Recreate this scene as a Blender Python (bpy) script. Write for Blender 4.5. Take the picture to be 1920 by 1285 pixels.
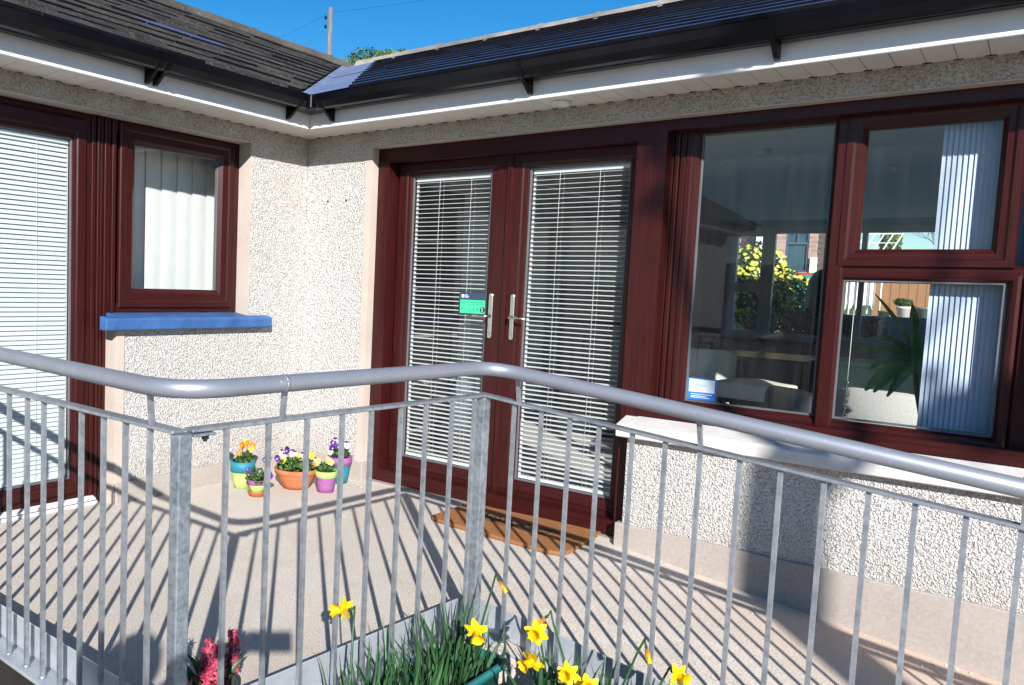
import bpy, bmesh, math, random
from mathutils import Vector, Matrix, noise
R=math.radians
rnd=random.Random(7)
for o in list(bpy.data.objects): bpy.data.objects.remove(o)
sc=bpy.context.scene; C=sc.collection
# ------------------------------------------------------------------ camera
CAM=Vector((3.8322,-3.9231,1.2646)); YAW,PIT,ROL=R(40.4204),R(-4.621),R(2.1273)
fw=Vector((-math.sin(YAW)*math.cos(PIT),math.cos(YAW)*math.cos(PIT),math.sin(PIT)))
rt=Vector((math.cos(YAW),math.sin(YAW),0)); up=rt.cross(fw)
r2=rt*math.cos(ROL)+up*math.sin(ROL); u2=-rt*math.sin(ROL)+up*math.cos(ROL)
cam=bpy.data.cameras.new('camera'); co=bpy.data.objects.new('camera',cam); C.objects.link(co)
co.matrix_world=Matrix(((r2.x,u2.x,-fw.x,CAM.x),(r2.y,u2.y,-fw.y,CAM.y),(r2.z,u2.z,-fw.z,CAM.z),(0,0,0,1)))
cam.sensor_width=36; cam.lens=1506.46*36/1920; cam.shift_x=291.15/1920; cam.shift_y=12.5/1920
cam.clip_start=0.01; cam.clip_end=2000
sc.camera=co
# ------------------------------------------------------------------ light
SX,SY=-1.532,1.555                       # shadow displacement per metre of height
sund=Vector((SX,SY,-1)).normalized()
el=math.asin(-sund.z); az=math.atan2(-sund.x,-sund.y)     # azimuth clockwise from +y
w=bpy.data.worlds.new('World'); sc.world=w; w.use_nodes=True
nt=w.node_tree; nt.nodes.clear()
sky=nt.nodes.new('ShaderNodeTexSky'); sky.sky_type='NISHITA'; sky.sun_disc=False
sky.sun_elevation=el; sky.sun_rotation=az; sky.air_density=1.0; sky.dust_density=0.1; sky.ozone_density=3.5
bg=nt.nodes.new('ShaderNodeBackground'); bg.inputs[1].default_value=0.078
wo=nt.nodes.new('ShaderNodeOutputWorld'); hs=nt.nodes.new('ShaderNodeHueSaturation'); hs.inputs['Saturation'].default_value=1.38; nt.links.new(sky.outputs[0],hs.inputs['Color']); nt.links.new(hs.outputs[0],bg.inputs[0]); nt.links.new(bg.outputs[0],wo.inputs[0])
sl=bpy.data.lights.new('sun','SUN'); sl.energy=4.9; sl.angle=R(0.55); sl.color=(1,0.965,0.915)
so=bpy.data.objects.new('sun',sl); C.objects.link(so); so.rotation_euler=sund.to_track_quat('-Z','Y').to_euler()
so.location=(12,-12,9)
sc.view_settings.view_transform='Standard'; sc.view_settings.look='None'; sc.view_settings.gamma=1
sc.view_settings.exposure=0.85
sc.cycles.max_bounces=12; sc.cycles.transparent_max_bounces=24; sc.cycles.caustics_reflective=False; sc.cycles.caustics_refractive=False
# ------------------------------------------------------------------ materials
class NM:
    def __init__(s,name):
        s.m=bpy.data.materials.new(name); s.m.use_nodes=True; s.t=s.m.node_tree; s.b=s.t.nodes['Principled BSDF']
    def n(s,t,**k):
        nd=s.t.nodes.new('ShaderNode'+t)
        for a,v in k.items():
            if hasattr(nd,a): setattr(nd,a,v)
            else: nd.inputs[a.replace('_',' ')].default_value=v
        return nd
    def l(s,a,b): s.t.links.new(a,b)
    def co(s,kind='Object',scale=(1,1,1)):
        c=s.n('TexCoord'); m=s.n('Mapping'); m.inputs['Scale'].default_value=scale; s.l(c.outputs[kind],m.inputs[0]); return m.outputs[0]
    def noise(s,v,scale,detail=4,rough=.6):
        x=s.n('TexNoise'); x.inputs['Scale'].default_value=scale; x.inputs['Detail'].default_value=detail; x.inputs['Roughness'].default_value=rough; s.l(v,x.inputs['Vector']); return x.outputs[0]
    def voro(s,v,scale,feature='F1'):
        x=s.n('TexVoronoi'); x.feature=feature; x.inputs['Scale'].default_value=scale; s.l(v,x.inputs['Vector']); return x
    def ramp(s,f,stops):
        x=s.n('ValToRGB'); e=x.color_ramp.elements
        while len(e)<len(stops): e.new(.5)
        for i,(p,c) in enumerate(stops): e[i].position=p; e[i].color=(c[0],c[1],c[2],1) if not isinstance(c,(int,float)) else (c,c,c,1)
        s.l(f,x.inputs[0]); return x.outputs[0]
    def mix(s,f,a,b,mode='MIX'):
        x=s.n('MixRGB'); x.blend_type=mode
        for i,v in enumerate((f,a,b)):
            if isinstance(v,bpy.types.NodeSocket): s.l(v,x.inputs[i])
            elif isinstance(v,(int,float)): x.inputs[i].default_value=v if i==0 else (v,v,v,1)
            else: x.inputs[i].default_value=(v[0],v[1],v[2],1)
        return x.outputs[0]
    def math(s,op,a,b=0.):
        x=s.n('Math'); x.operation=op
        for i,v in enumerate((a,b)):
            if isinstance(v,bpy.types.NodeSocket): s.l(v,x.inputs[i])
            else: x.inputs[i].default_value=v
        return x.outputs[0]
    def bump(s,h,strength=.5,dist=.01):
        x=s.n('Bump'); x.inputs['Strength'].default_value=strength; x.inputs['Distance'].default_value=dist; s.l(h,x.inputs['Height']); s.l(x.outputs[0],s.b.inputs['Normal'])
    def set(s,col=None,rough=None,metal=None,spec=None):
        for k,v in (('Base Color',col),('Roughness',rough),('Metallic',metal),('Specular IOR Level',spec)):
            if v is None: continue
            if isinstance(v,bpy.types.NodeSocket): s.l(v,s.b.inputs[k])
            elif isinstance(v,(int,float)): s.b.inputs[k].default_value=v
            else: s.b.inputs[k].default_value=(v[0],v[1],v[2],1)
        return s
def simple(name,col,rough=.6,metal=0,var=.12,scale=8,bump=0,bscale=60,spec=None,trans=0):
    k=NM(name); v=k.co(); f=k.noise(v,scale)
    lo=tuple(c*(1-var) for c in col); hi=tuple(min(1,c*(1+var)) for c in col)
    k.set(k.ramp(f,[(.3,lo),(.7,hi)]),rough,metal,spec)
    if bump: k.bump(k.noise(v,bscale,6),bump,.004)
    if trans: k.b.inputs['Subsurface Weight'].default_value=0
    return k.m
M={}
def roughcast():
    k=NM('roughcast'); v=k.co(); 
    wv=k.noise(v,22,3); ww=k.n('VectorMath'); ww.operation='MULTIPLY_ADD'
    k.l(v,ww.inputs[0])
    d=k.mix(.018,v,k.n('TexNoise').outputs[0])
    nn=k.n('TexNoise'); nn.inputs['Scale'].default_value=55; nn.inputs['Detail'].default_value=2; k.l(v,nn.inputs['Vector'])
    sub=k.n('VectorMath'); sub.operation='SCALE'; k.l(nn.outputs['Color'],sub.inputs[0]); sub.inputs['Scale'].default_value=.016
    ad=k.n('VectorMath'); ad.operation='ADD'; k.l(v,ad.inputs[0]); k.l(sub.outputs[0],ad.inputs[1])
    a=k.voro(ad.outputs[0],108).outputs['Distance']; b=k.voro(ad.outputs[0],210).outputs['Distance']
    n2=k.noise(v,85,5,.7)
    h=k.math('ADD',k.math('MULTIPLY',a,-1.0),k.math('ADD',k.math('MULTIPLY',b,-.55),k.math('MULTIPLY',n2,.9)))
    hs=k.math('ADD',h,.62); chip=k.ramp(hs,[(.0,(.42,.39,.36)),(.20,(.62,.60,.575)),(.42,(.71,.70,.685))])
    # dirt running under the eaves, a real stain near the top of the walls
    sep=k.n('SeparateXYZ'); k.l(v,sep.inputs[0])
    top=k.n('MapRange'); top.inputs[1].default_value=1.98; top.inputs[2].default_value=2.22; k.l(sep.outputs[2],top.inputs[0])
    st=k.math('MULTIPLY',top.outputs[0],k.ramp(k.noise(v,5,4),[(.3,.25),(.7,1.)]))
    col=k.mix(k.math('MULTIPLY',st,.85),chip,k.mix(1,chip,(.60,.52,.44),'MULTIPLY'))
    bot=k.n('MapRange'); bot.inputs[1].default_value=.34; bot.inputs[2].default_value=.10; k.l(sep.outputs[2],bot.inputs[0]); col=k.mix(k.math('MULTIPLY',k.math('MULTIPLY',bot.outputs[0],.45),k.ramp(k.noise(v,6,5,.7),[(.35,.1),(.65,1.)])),col,(.40,.34,.27))
    big=k.noise(v,1.3,5,.6); col=k.mix(k.ramp(big,[(.45,0),(.75,.16)]),col,(.50,.45,.38))
    k.set(col,.92,0,.2); k.bump(h,1.0,.0105); return k.m
M['roughcast']=roughcast()
def render_smooth(name,c1,c2):
    k=NM(name); v=k.co(); f=k.noise(v,3.5,6,.65); g=k.noise(v,60,3)
    c=k.mix(k.ramp(g,[(.35,0),(.75,.35)]),k.ramp(f,[(.3,c1),(.7,c2)]),(.55,.45,.38))
    k.set(c,.88,0,.2); k.bump(g,.25,.003); return k.m
M['plaster']=render_smooth('smooth_render',(.40,.345,.30),(.50,.44,.39))
M['plinth']=render_smooth('plinth_render',(.275,.245,.225),(.355,.32,.295))
def concrete():
    k=NM('brushed_concrete'); v=k.n('NewGeometry').outputs['Position']; f=k.noise(v,2.2,6,.7); g=k.noise(v,160,4,.75); p=k.voro(v,46).outputs['Distance']
    base=k.ramp(f,[(.28,(.555,.495,.43)),(.5,(.65,.59,.52)),(.72,(.72,.66,.59))])
    c=k.mix(k.ramp(g,[(.40,.7),(.53,0)]),base,(.27,.215,.18))
    pit=k.ramp(p,[(.08,1),(.17,0)]); pm=k.math('MULTIPLY',pit,k.ramp(k.noise(v,14,2),[(.48,0),(.58,1)]))
    c=k.mix(k.math('MULTIPLY',pm,.7),c,(.20,.15,.13))
    st1=k.noise(v,1.1,4,.55); c=k.mix(k.ramp(st1,[(.50,0),(.60,.30)]),c,(.42,.355,.30)); cr=k.voro(v,.75,'DISTANCE_TO_EDGE').outputs[0]
    st2=k.noise(v,5.5,5,.7); c=k.mix(k.ramp(st2,[(.58,0),(.70,.35)]),c,(.74,.69,.62))
    # sandy, redder build-up beside the wall on the ramp
    sep=k.n('SeparateXYZ'); k.l(v,sep.inputs[0])
    m1=k.n('MapRange'); m1.inputs[1].default_value=-.55; m1.inputs[2].default_value=-.05; k.l(k.math('ADD',sep.outputs[1],k.math('MULTIPLY',f,.35)),m1.inputs[0])
    m2=k.n('MapRange'); m2.inputs[1].default_value=2.6; m2.inputs[2].default_value=3.4; k.l(sep.outputs[0],m2.inputs[0])
    c=k.mix(k.math('MULTIPLY',k.math('MULTIPLY',m1.outputs[0],m2.outputs[0]),.65),c,(.60,.42,.31))
    mpp=k.n('Mapping'); mpp.inputs['Scale'].default_value=(14,260,14); k.l(v,mpp.inputs[0]); br=k.noise(mpp.outputs[0],1,3)
    k.set(c,.9,0,.25); k.bump(k.math('ADD',k.math('ADD',g,k.math('MULTIPLY',pm,-1.2)),k.math('MULTIPLY',br,.5)),.55,.004); return k.m
M['concrete']=concrete()
def wood(name,c1,c2,c3,rough=.33,scale=(3,110,1),spec=.5):
    k=NM(name); v=k.co('UV',scale); f=k.noise(v,1,5,.65); g=k.noise(k.co('UV',(8,420,1)),1,3)
    c=k.ramp(f,[(.25,c1),(.5,c2),(.75,c3)]); c=k.mix(k.ramp(g,[(.4,.35),(.7,0)]),c,c1)
    k.set(c,rough,0,spec); k.bump(k.math('ADD',f,k.math('MULTIPLY',g,.6)),.18,.0015); return k.m
M['mahogany']=wood('mahogany_foil',(.016,.003,.003),(.040,.0070,.0065),(.062,.0115,.0095),.30,(3,110,1),.28)
M['fencewood']=wood('orange_board',(.26,.12,.055),(.34,.17,.08),(.42,.22,.11),.8)
M['darkboard']=wood('weathered_board',(.07,.05,.035),(.10,.07,.05),(.14,.1,.07),.8)
M['lattice']=wood('lattice_wood',(.12,.04,.02),(.18,.06,.03),(.2,.08,.04),.8)
M['lightwood']=wood('old_pole_wood',(.09,.07,.06),(.19,.155,.135),(.33,.29,.26),.9,(3,30,1))
def galv(name,c1,c2,rough,metal=.75,mott=26):
    k=NM(name); v=k.co(); f=k.noise(v,9,6,.7); s1=k.noise(v,90,3); s2=k.noise(v,mott*1.6,5,.6)
    t=k.math('ADD',k.math('MULTIPLY',s2,.5),k.math('MULTIPLY',f,.5))
    c=k.ramp(t,[(.38,c1),(.60,c2)]); c=k.mix(k.ramp(s1,[(.64,0),(.74,.3)]),c,(.62,.64,.66))
    k.set(c,k.ramp(t,[(.3,rough+.1),(.7,rough-.07)]),metal,.5); k.bump(k.math('ADD',f,k.math('MULTIPLY',s1,.25)),.12,.003); return k.m
M['galv']=galv('galvanised_steel',(.25,.275,.305),(.45,.48,.525),.42,.70)
M['galvpost']=galv('galvanised_post',(.18,.215,.25),(.43,.47,.52),.42,.70,34)
M['galvplate']=galv('galvanised_plate',(.38,.41,.45),(.52,.55,.60),.42,.45,10)
M['silver']=galv('silver_painted_tube',(.27,.29,.335),(.32,.335,.385),.42,.55,8)
def white(name,col,rough=.35,var=.04): return simple(name,col,rough,0,var,4)
M['upvc']=simple('white_upvc',(.69,.69,.715),.35,0,.05,3)
M['soffitm']=simple('cream_soffit',(.70,.655,.59),.45,0,.06,3)
M['gut']=simple('black_gutter',(.003,.0032,.005),.24,0,.3,6,spec=.25)
M['gutd']=simple('black_bracket',(.002,.002,.003),.35,0,.2,6,spec=.2)
M['bluepaint']=simple('blue_paint',(.032,.10,.275),.55,0,.26,7,.4,45)
def sillm():
    k=NM('white_sill_paint'); v=k.co(); f=k.noise(v,9,6,.7); g=k.noise(v,38,5,.75)
    c=k.mix(k.ramp(g,[(.28,.55),(.42,0)]),k.ramp(f,[(.3,(.50,.475,.45)),(.6,(.60,.585,.57))]),(.40,.36,.33)); k.set(c,.7); k.bump(g,.3,.003); return k.m
M['sill']=sillm()
def glass(name,tint=(1,1,1),refl=1.0,film=0.0):
    m=bpy.data.materials.new(name); m.use_nodes=True; t=m.node_tree; t.nodes.clear()
    o=t.nodes.new('ShaderNodeOutputMaterial'); mx=t.nodes.new('ShaderNodeMixShader'); tr=t.nodes.new('ShaderNodeBsdfTransparent'); gl=t.nodes.new('ShaderNodeBsdfGlossy'); lw=t.nodes.new('ShaderNodeLayerWeight'); lw.inputs[0].default_value=.5
    pw=t.nodes.new('ShaderNodeMath'); pw.operation='POWER'; pw.inputs[1].default_value=5; t.links.new(lw.outputs['Facing'],pw.inputs[0])
    fr=t.nodes.new('ShaderNodeMath'); fr.operation='MULTIPLY_ADD'; fr.inputs[1].default_value=.92; fr.inputs[2].default_value=.045; t.links.new(pw.outputs[0],fr.inputs[0])
    gl.inputs['Roughness'].default_value=0.0; tr.inputs[0].default_value=(*tint,1)
    mu=t.nodes.new('ShaderNodeMath'); mu.operation='MULTIPLY'; mu.inputs[1].default_value=refl; t.links.new(fr.outputs[0],mu.inputs[0])
    t.links.new(mu.outputs[0],mx.inputs[0]); t.links.new(tr.outputs[0],mx.inputs[1]); t.links.new(gl.outputs[0],mx.inputs[2])
    last=mx.outputs[0]
    if film>0:   # a thin pale film with vertical streaks on the pane
        df=t.nodes.new('ShaderNodeBsdfDiffuse'); df.inputs[0].default_value=(.75,.78,.8,1); m2=t.nodes.new('ShaderNodeMixShader')
        tc=t.nodes.new('ShaderNodeTexCoord'); mp=t.nodes.new('ShaderNodeMapping'); mp.inputs['Scale'].default_value=(9,9,.9); nz=t.nodes.new('ShaderNodeTexNoise'); nz.inputs['Scale'].default_value=2.5; nz.inputs['Detail'].default_value=5
        mr=t.nodes.new('ShaderNodeMapRange'); mr.inputs[1].default_value=.35; mr.inputs[2].default_value=.75; mr.inputs[3].default_value=film*.4; mr.inputs[4].default_value=film*1.6
        t.links.new(tc.outputs['Object'],mp.inputs[0]); t.links.new(mp.outputs[0],nz.inputs[0]); t.links.new(nz.outputs[0],mr.inputs[0]); t.links.new(mr.outputs[0],m2.inputs[0]); t.links.new(last,m2.inputs[1]); t.links.new(df.outputs[0],m2.inputs[2]); last=m2.outputs[0]
    t.links.new(last,o.inputs[0]); return m
M['glass']=glass('window_glass',(.93,.96,.95),1.0,.010); M['glassfar']=glass('far_glass',(.96,.98,.97),1.0)
M['slat']=simple('white_slat',(.62,.63,.65),.38,0,.02,5)
M['slatclosed']=simple('closed_slat',(.55,.585,.61),.4,0,.02,5)
M['vblind']=simple('fabric_blind_cream',(.66,.67,.67),.7,0,.04,12)
M['vblindblue']=simple('fabric_blind_pale_blue',(.47,.54,.68),.7,0,.06,12)
M['cord']=simple('white_cord',(.75,.75,.75),.7)
M['seal']=simple('grey_seal',(.10,.105,.115),.45)
M['chrome']=simple('polished_handle',(.62,.60,.55),.22,1,.05,20)
M['dark']=simple('dark_recess',(.01,.01,.012),.8)
M['green']=simple('green_sticker',(.05,.56,.29),.5,0,.03); M['navy']=simple('navy_sticker',(.03,.055,.10),.4,0,.05)
M['ink']=simple('black_ink',(.012,.03,.03),.5); M['stwhite']=simple('sticker_white',(.80,.88,.92),.4,0,.03); M['stblue']=simple('sticker_blue',(.03,.19,.60),.4,0,.04)
def tile(name,lo,mid,hi,rough,bumps,lich=0,spec=.5,brown=None):
    k=NM(name); v=k.co(); f=k.noise(v,3,6,.7); g=k.noise(v,45,5,.75)
    c=k.ramp(f,[(.3,lo),(.5,mid),(.72,hi)])
    if lich: c=k.mix(k.ramp(g,[(.56,0),(.72,lich)]),c,(.26,.245,.21))
    k.set(c,k.ramp(g,[(.3,rough-.05),(.7,rough+.12)]),0,spec); k.bump(g,bumps,.004); return k.m
M['tileA']=tile('weathered_roof_tile',(.022,.020,.019),(.040,.037,.034),(.068,.062,.056),.8,.9,.85,.15)
M['tileB']=tile('smooth_roof_tile',(.024,.029,.085),(.032,.040,.115),(.042,.052,.15),.24,.05,.05,1.0)
M['tileedge']=simple('tile_edge',(.0035,.0035,.005),.9,0,.3,9,spec=.1)
M['tileA2']=tile('weathered_roof_tile_brown',(.028,.025,.022),(.050,.044,.039),(.078,.069,.06),.85,.9,.9,.1)
M['tileA3']=tile('weathered_roof_tile_dark',(.016,.015,.014),(.030,.027,.025),(.05,.045,.042),.75,.9,.7,.2)
M['tileB2']=tile('smooth_roof_tile_dark',(.020,.025,.072),(.027,.034,.098),(.036,.045,.13),.28,.05,.05,1.0)
M['tilenew']=tile('new_blue_tile',(.06,.07,.13),(.08,.09,.17),(.1,.11,.2),.3,.1)
M['ridge']=tile('ridge_mortar',(.10,.09,.08),(.20,.185,.165),(.34,.32,.29),.9,.8,.4,.2)
M['ridgeA']=tile('ridge_lichen',(.045,.04,.034),(.075,.068,.056),(.13,.12,.10),.9,.8,.6,.2)
M['lead']=tile('lead_flashing',(.12,.145,.23),(.16,.19,.29),(.2,.23,.33),.38,.15,0,.6)
def coir():
    k=NM('coir_mat'); v=k.co(); f=k.noise(v,260,4,.8); g=k.noise(v,12,3)
    c=k.mix(k.ramp(g,[(.3,0),(.7,.35)]),k.ramp(f,[(.3,(.21,.085,.033)),(.6,(.42,.19,.08))]),(.30,.135,.055)); k.set(c,.95,0,.1); k.bump(f,1,.006); return k.m
M['coir']=coir(); M['coirblack']=simple('coir_print',(.045,.03,.02),.95,0,.4,200)
M['terracotta']=simple('terracotta',(.42,.135,.055),.8,0,.22,14,.3,50)
M['teal']=simple('teal_pot_paint',(.015,.18,.23),.6,0,.2,14); M['lime']=simple('lime_pot_paint',(.37,.51,.15),.6,0,.2,14)
M['purplep']=simple('purple_pot_paint',(.27,.085,.245),.6,0,.22,14)
M['tealpl']=simple('teal_plastic',(.02,.155,.155),.42,0,.15,10)
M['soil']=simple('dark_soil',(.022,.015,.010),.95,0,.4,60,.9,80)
def leafm(name,lo,hi,rough=.5,scale=30,tr=.35):
    k=NM(name); v=k.co(); f=k.noise(v,scale,3); k.set(k.ramp(f,[(.3,lo),(.7,hi)]),rough,0,.4)
    t=k.t; tl=t.nodes.new('ShaderNodeBsdfTranslucent'); mx=t.nodes.new('ShaderNodeMixShader'); mx.inputs[0].default_value=tr
    c=k.b.inputs['Base Color'].links[0].from_socket; k.l(c,tl.inputs[0]); o=t.nodes['Material Output']; k.l(k.b.outputs[0],mx.inputs[1]); k.l(tl.outputs[0],mx.inputs[2]); k.l(mx.outputs[0],o.inputs[0]); return k.m
M['leaf']=leafm('pansy_leaf',(.025,.075,.012),(.075,.17,.03)); M['dafleaf']=leafm('daffodil_leaf',(.018,.062,.024),(.055,.145,.05),.42,14,.25)
M['yellow']=leafm('daffodil_yellow',(.85,.60,.004),(.95,.76,.015),.55,40,.3); M['trump']=leafm('trumpet_yellow',(.85,.48,.0),(.93,.60,.004),.55,40,.3)
M['dried']=leafm('withered_petal',(.38,.14,.02),(.68,.36,.06),.7,60,.3); M['husk']=leafm('papery_husk',(.4,.27,.15),(.55,.4,.25),.8,60,.3)
M['pink']=leafm('hyacinth_pink',(.40,.012,.055),(.70,.13,.22),.5,50,.3)
for n_,c_ in dict(pyellow=(.88,.70,.01),porange=(.85,.22,.01),ppurple=(.07,.012,.15),pwhite=(.72,.68,.78),pcream=(.80,.55,.27),pviolet=(.13,.02,.35),pblack=(.02,.006,.03)).items(): M[n_]=leafm(n_,tuple(x*.8 for x in c_),c_,.5,60,.25)
M['evergreen']=leafm('evergreen_leaf',(.07,.12,.015),(.24,.33,.055),.6,2,.3); M['shrubleaf']=leafm('shrub_leaf',(.03,.06,.012),(.07,.13,.03),.5,6,.3)
M['silverleaf']=leafm('silver_leaf',(.10,.11,.09),(.34,.34,.30),.5,9,.2); M['redleaf']=leafm('red_leaf',(.09,.025,.02),(.2,.06,.05),.5,9,.2)
M['ylw']=leafm('yellow_blossom',(.65,.62,.06),(.85,.82,.16),.6,9,.3); M['bark']=simple('bark',(.09,.07,.05),.9,0,.35,20,.6,30)
M['dracaena']=leafm('dracaena_leaf',(.02,.08,.016),(.09,.28,.06),.25,8,.3)
M['intwall']=simple('interior_paint',(.76,.78,.78),.8,0,.05,2); M['ceil']=simple('ceiling_paint',(.80,.82,.80),.85,0,.04,2)
M['intdark']=simple('dark_furniture',(.016,.016,.02),.5); M['intfloor']=simple('room_carpet',(.42,.40,.37),.95,0,.2,60)
M['fabric']=simple('grey_weave',(.46,.45,.43),.95,0,.28,240,.5,240); M['cream']=simple('cream_leather',(.72,.69,.60),.5,0,.06,8)
M['charcoal']=simple('charcoal_leather',(.05,.055,.055),.45,0,.15,10); M['greenbox']=simple('sage_paint',(.42,.60,.47),.6)
M['brick']=None
def brick():
    k=NM('pink_brick'); v=k.co(); b=k.n('TexBrick'); b.inputs['Scale'].default_value=1; k.l(v,b.inputs[0])
    mp=k.n('Mapping'); mp.inputs['Rotation'].default_value=(R(90),0,0); k.l(v,mp.inputs[0]); k.l(mp.outputs[0],b.inputs[0])
    b.inputs['Brick Width'].default_value=.22; b.inputs['Row Height'].default_value=.085; b.inputs['Mortar Size'].default_value=.006
    b.inputs['Color1'].default_value=(.36,.20,.15,1); b.inputs['Color2'].default_value=(.46,.30,.24,1); b.inputs['Mortar'].default_value=(.42,.38,.34,1)
    k.set(b.outputs[0],.9); return k.m
M['brick']=brick()
def stone():
    k=NM('garden_stone'); v=k.co(); b=k.voro(v,5); e=k.voro(v,5,'DISTANCE_TO_EDGE').outputs[0]
    bw=k.n('RGBToBW'); k.l(b.outputs['Color'],bw.inputs[0])
    c=k.mix(k.ramp(e,[(.02,1),(.06,0)]),k.ramp(bw.outputs[0],[(.2,(.13,.12,.105)),(.8,(.28,.26,.23))]),(.05,.045,.04)); k.set(c,.9); k.bump(e,.8,.03); return k.m
M['stone']=stone()
M['grass']=simple('lawn_green',(.05,.10,.022),.9,0,.4,5,.5,60); M['hill']=simple('hill_green',(.10,.14,.06),.95,0,.3,.2)
M['paving']=simple('grey_paving',(.30,.285,.265),.9,0,.2,4,.3,30); M['shadeface']=simple('shaded_face',(.012,.009,.007),.9,0,.4,10)
M['whitep']=simple('white_masonry',(.78,.77,.74),.7,0,.05); M['tealshed']=simple('teal_shed',(.05,.27,.28),.7); M['redp']=simple('red_tile_sill',(.42,.07,.04),.6)
M['cloth']=simple('white_cloth',(.8,.79,.77),.8,0,.05); M['potgrey']=simple('glazed_grey_green',(.13,.18,.17),.4)
M['skin']=simple('skin',(.52,.30,.22),.5,0,.06,10); M['coat']=simple('navy_coat',(.02,.025,.045),.85,0,.2,20,.3,80); M['jean']=simple('denim',(.035,.05,.10),.9,0,.2,40,.3,150)
M['hair']=simple('brown_hair',(.05,.028,.015),.6,0,.3,40); M['phone']=simple('black_phone',(.012,.012,.014),.25); M['shoe']=simple('black_shoe',(.015,.014,.013),.5)
# ------------------------------------------------------------------ builders
class MB:
    """collects shapes (world coordinates) into one mesh object"""
    def __init__(s): s.b=bmesh.new(); s.uv=s.b.loops.layers.uv.new('UVMap'); s.mats=[]; s.mi=0
    def mat(s,m):
        if m not in s.mats: s.mats.append(m)
        s.mi=s.mats.index(m); return s
    def face(s,vs,uvs=None,smooth=False):
        try: f=s.b.faces.new(vs)
        except ValueError: return None
        f.material_index=s.mi; f.smooth=smooth
        if uvs:
            for l,u in zip(f.loops,uvs): l[s.uv].uv=u
        return f
    def hexa(s,p,ax=2):
        """8 points: bottom 0-3, top 4-7"""
        v=[s.b.verts.new(q) for q in p]; P=[Vector(q) for q in p]
        off=rnd.random()*7
        for idx in ((0,3,2,1),(4,5,6,7),(0,1,5,4),(1,2,6,5),(2,3,7,6),(3,0,4,7)):
            q=[P[i] for i in idx]
            oth=[a for a in range(3) if a!=ax]
            uv=[(c[ax]+off,c[oth[0]]+c[oth[1]]+off) for c in q]
            s.face([v[i] for i in idx],uv)
        return v
    def box(s,x0,x1,y0,y1,z0,z1,ax=None):
        if ax is None:
            d=[abs(x1-x0),abs(y1-y0),abs(z1-z0)]; ax=d.index(max(d))
        return s.hexa([(x0,y0,z0),(x1,y0,z0),(x1,y1,z0),(x0,y1,z0),(x0,y0,z1),(x1,y0,z1),(x1,y1,z1),(x0,y1,z1)],ax)
    def bar(s,a,b,w,h,upv=(0,0,1)):
        a=Vector(a); b=Vector(b); d=(b-a).normalized(); u=Vector(upv)
        if abs(d.dot(u))>.95: u=Vector((0,1,0))
        r=d.cross(u).normalized()*w/2; q=r.cross(d).normalized()*h/2
        return s.hexa([a-r-q,a+r-q,b+r-q,b-r-q,a-r+q,a+r+q,b+r+q,b-r+q],max(range(3),key=lambda i:abs(d[i])))
    def tube(s,pts,rad,n=10,cap=True,smooth=True):
        pts=[Vector(p) for p in pts]; rs=rad if isinstance(rad,(list,tuple)) else [rad]*len(pts)
        rings=[]; prev=None; L=0
        for i,p in enumerate(pts):
            d=(pts[min(i+1,len(pts)-1)]-pts[max(i-1,0)]).normalized()
            if prev is None:
                a=Vector((0,0,1)) if abs(d.z)<.9 else Vector((1,0,0)); u=d.cross(a).normalized()
            else: u=(prev-d*prev.dot(d)).normalized()
            prev=u; v=d.cross(u)
            rings.append([s.b.verts.new(p+(u*math.cos(2*math.pi*k/n)+v*math.sin(2*math.pi*k/n))*rs[i]) for k in range(n)])
            
        for i in range(len(rings)-1):
            L2=L+(pts[i+1]-pts[i]).length
            for k in range(n):
                k2=(k+1)%n
                s.face([rings[i][k],rings[i][k2],rings[i+1][k2],rings[i+1][k]],[(L,k/n*.3),(L,(k+1)/n*.3),(L2,(k+1)/n*.3),(L2,k/n*.3)],smooth)
            L=L2
        if cap: s.face(rings[0][::-1]); s.face(rings[-1])
        return rings
    def lathe(s,c,prof,n=28,smooth=True,jit=0):
        c=Vector(c); rings=[]
        for r,z in prof: rings.append([s.b.verts.new(c+Vector((r*math.cos(2*math.pi*k/n),r*math.sin(2*math.pi*k/n),z))) for k in range(n)])
        for i in range(len(rings)-1):
            for k in range(n): s.face([rings[i][k],rings[i][(k+1)%n],rings[i+1][(k+1)%n],rings[i+1][k]],None,smooth)
        s.face(rings[0][::-1]); s.face(rings[-1])
    def prism(s,pts,a,b,ax=0):
        """closed polygon pts extruded from a to b (vectors)"""
        a=Vector(a); b=Vector(b); n=len(pts)
        A=[s.b.verts.new(a+Vector(p)) for p in pts]; B=[s.b.verts.new(b+Vector(p)) for p in pts]
        s.face(A[::-1]); s.face(B); L=(b-a).length; t=0
        for i in range(n):
            j=(i+1)%n; w_=(Vector(pts[j])-Vector(pts[i])).length
            s.face([A[i],A[j],B[j],B[i]],[(0,t),(0,t+w_),(L,t+w_),(L,t)]); t+=w_
    def loop(s,mp,s0,s1,z0,z1,prof):
        """mitred rectangular frame. prof: list of (inset, out); mp maps (s,d,z)->xyz"""
        rings=[]
        for i,d in prof:
            rings.append([s.b.verts.new(mp(a,d,b)) for a,b in ((s0+i,z0+i),(s1-i,z0+i),(s1-i,z1-i),(s0+i,z1-i))])
        n=len(prof); t=0; o=[rnd.random()*5 for _ in range(4)]
        for q in range(n):
            j=(q+1)%n; wv=math.hypot(prof[j][0]-prof[q][0],prof[j][1]-prof[q][1])
            for k in range(4):
                k2=(k+1)%4; L=(s1-s0) if k%2==0 else (z1-z0)
                s.face([rings[q][k],rings[q][k2],rings[j][k2],rings[j][k]],[(o[k],t+o[k]),(o[k]+L,t+o[k]),(o[k]+L,t+wv+o[k]),(o[k],t+wv+o[k])])
            t+=wv
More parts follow.
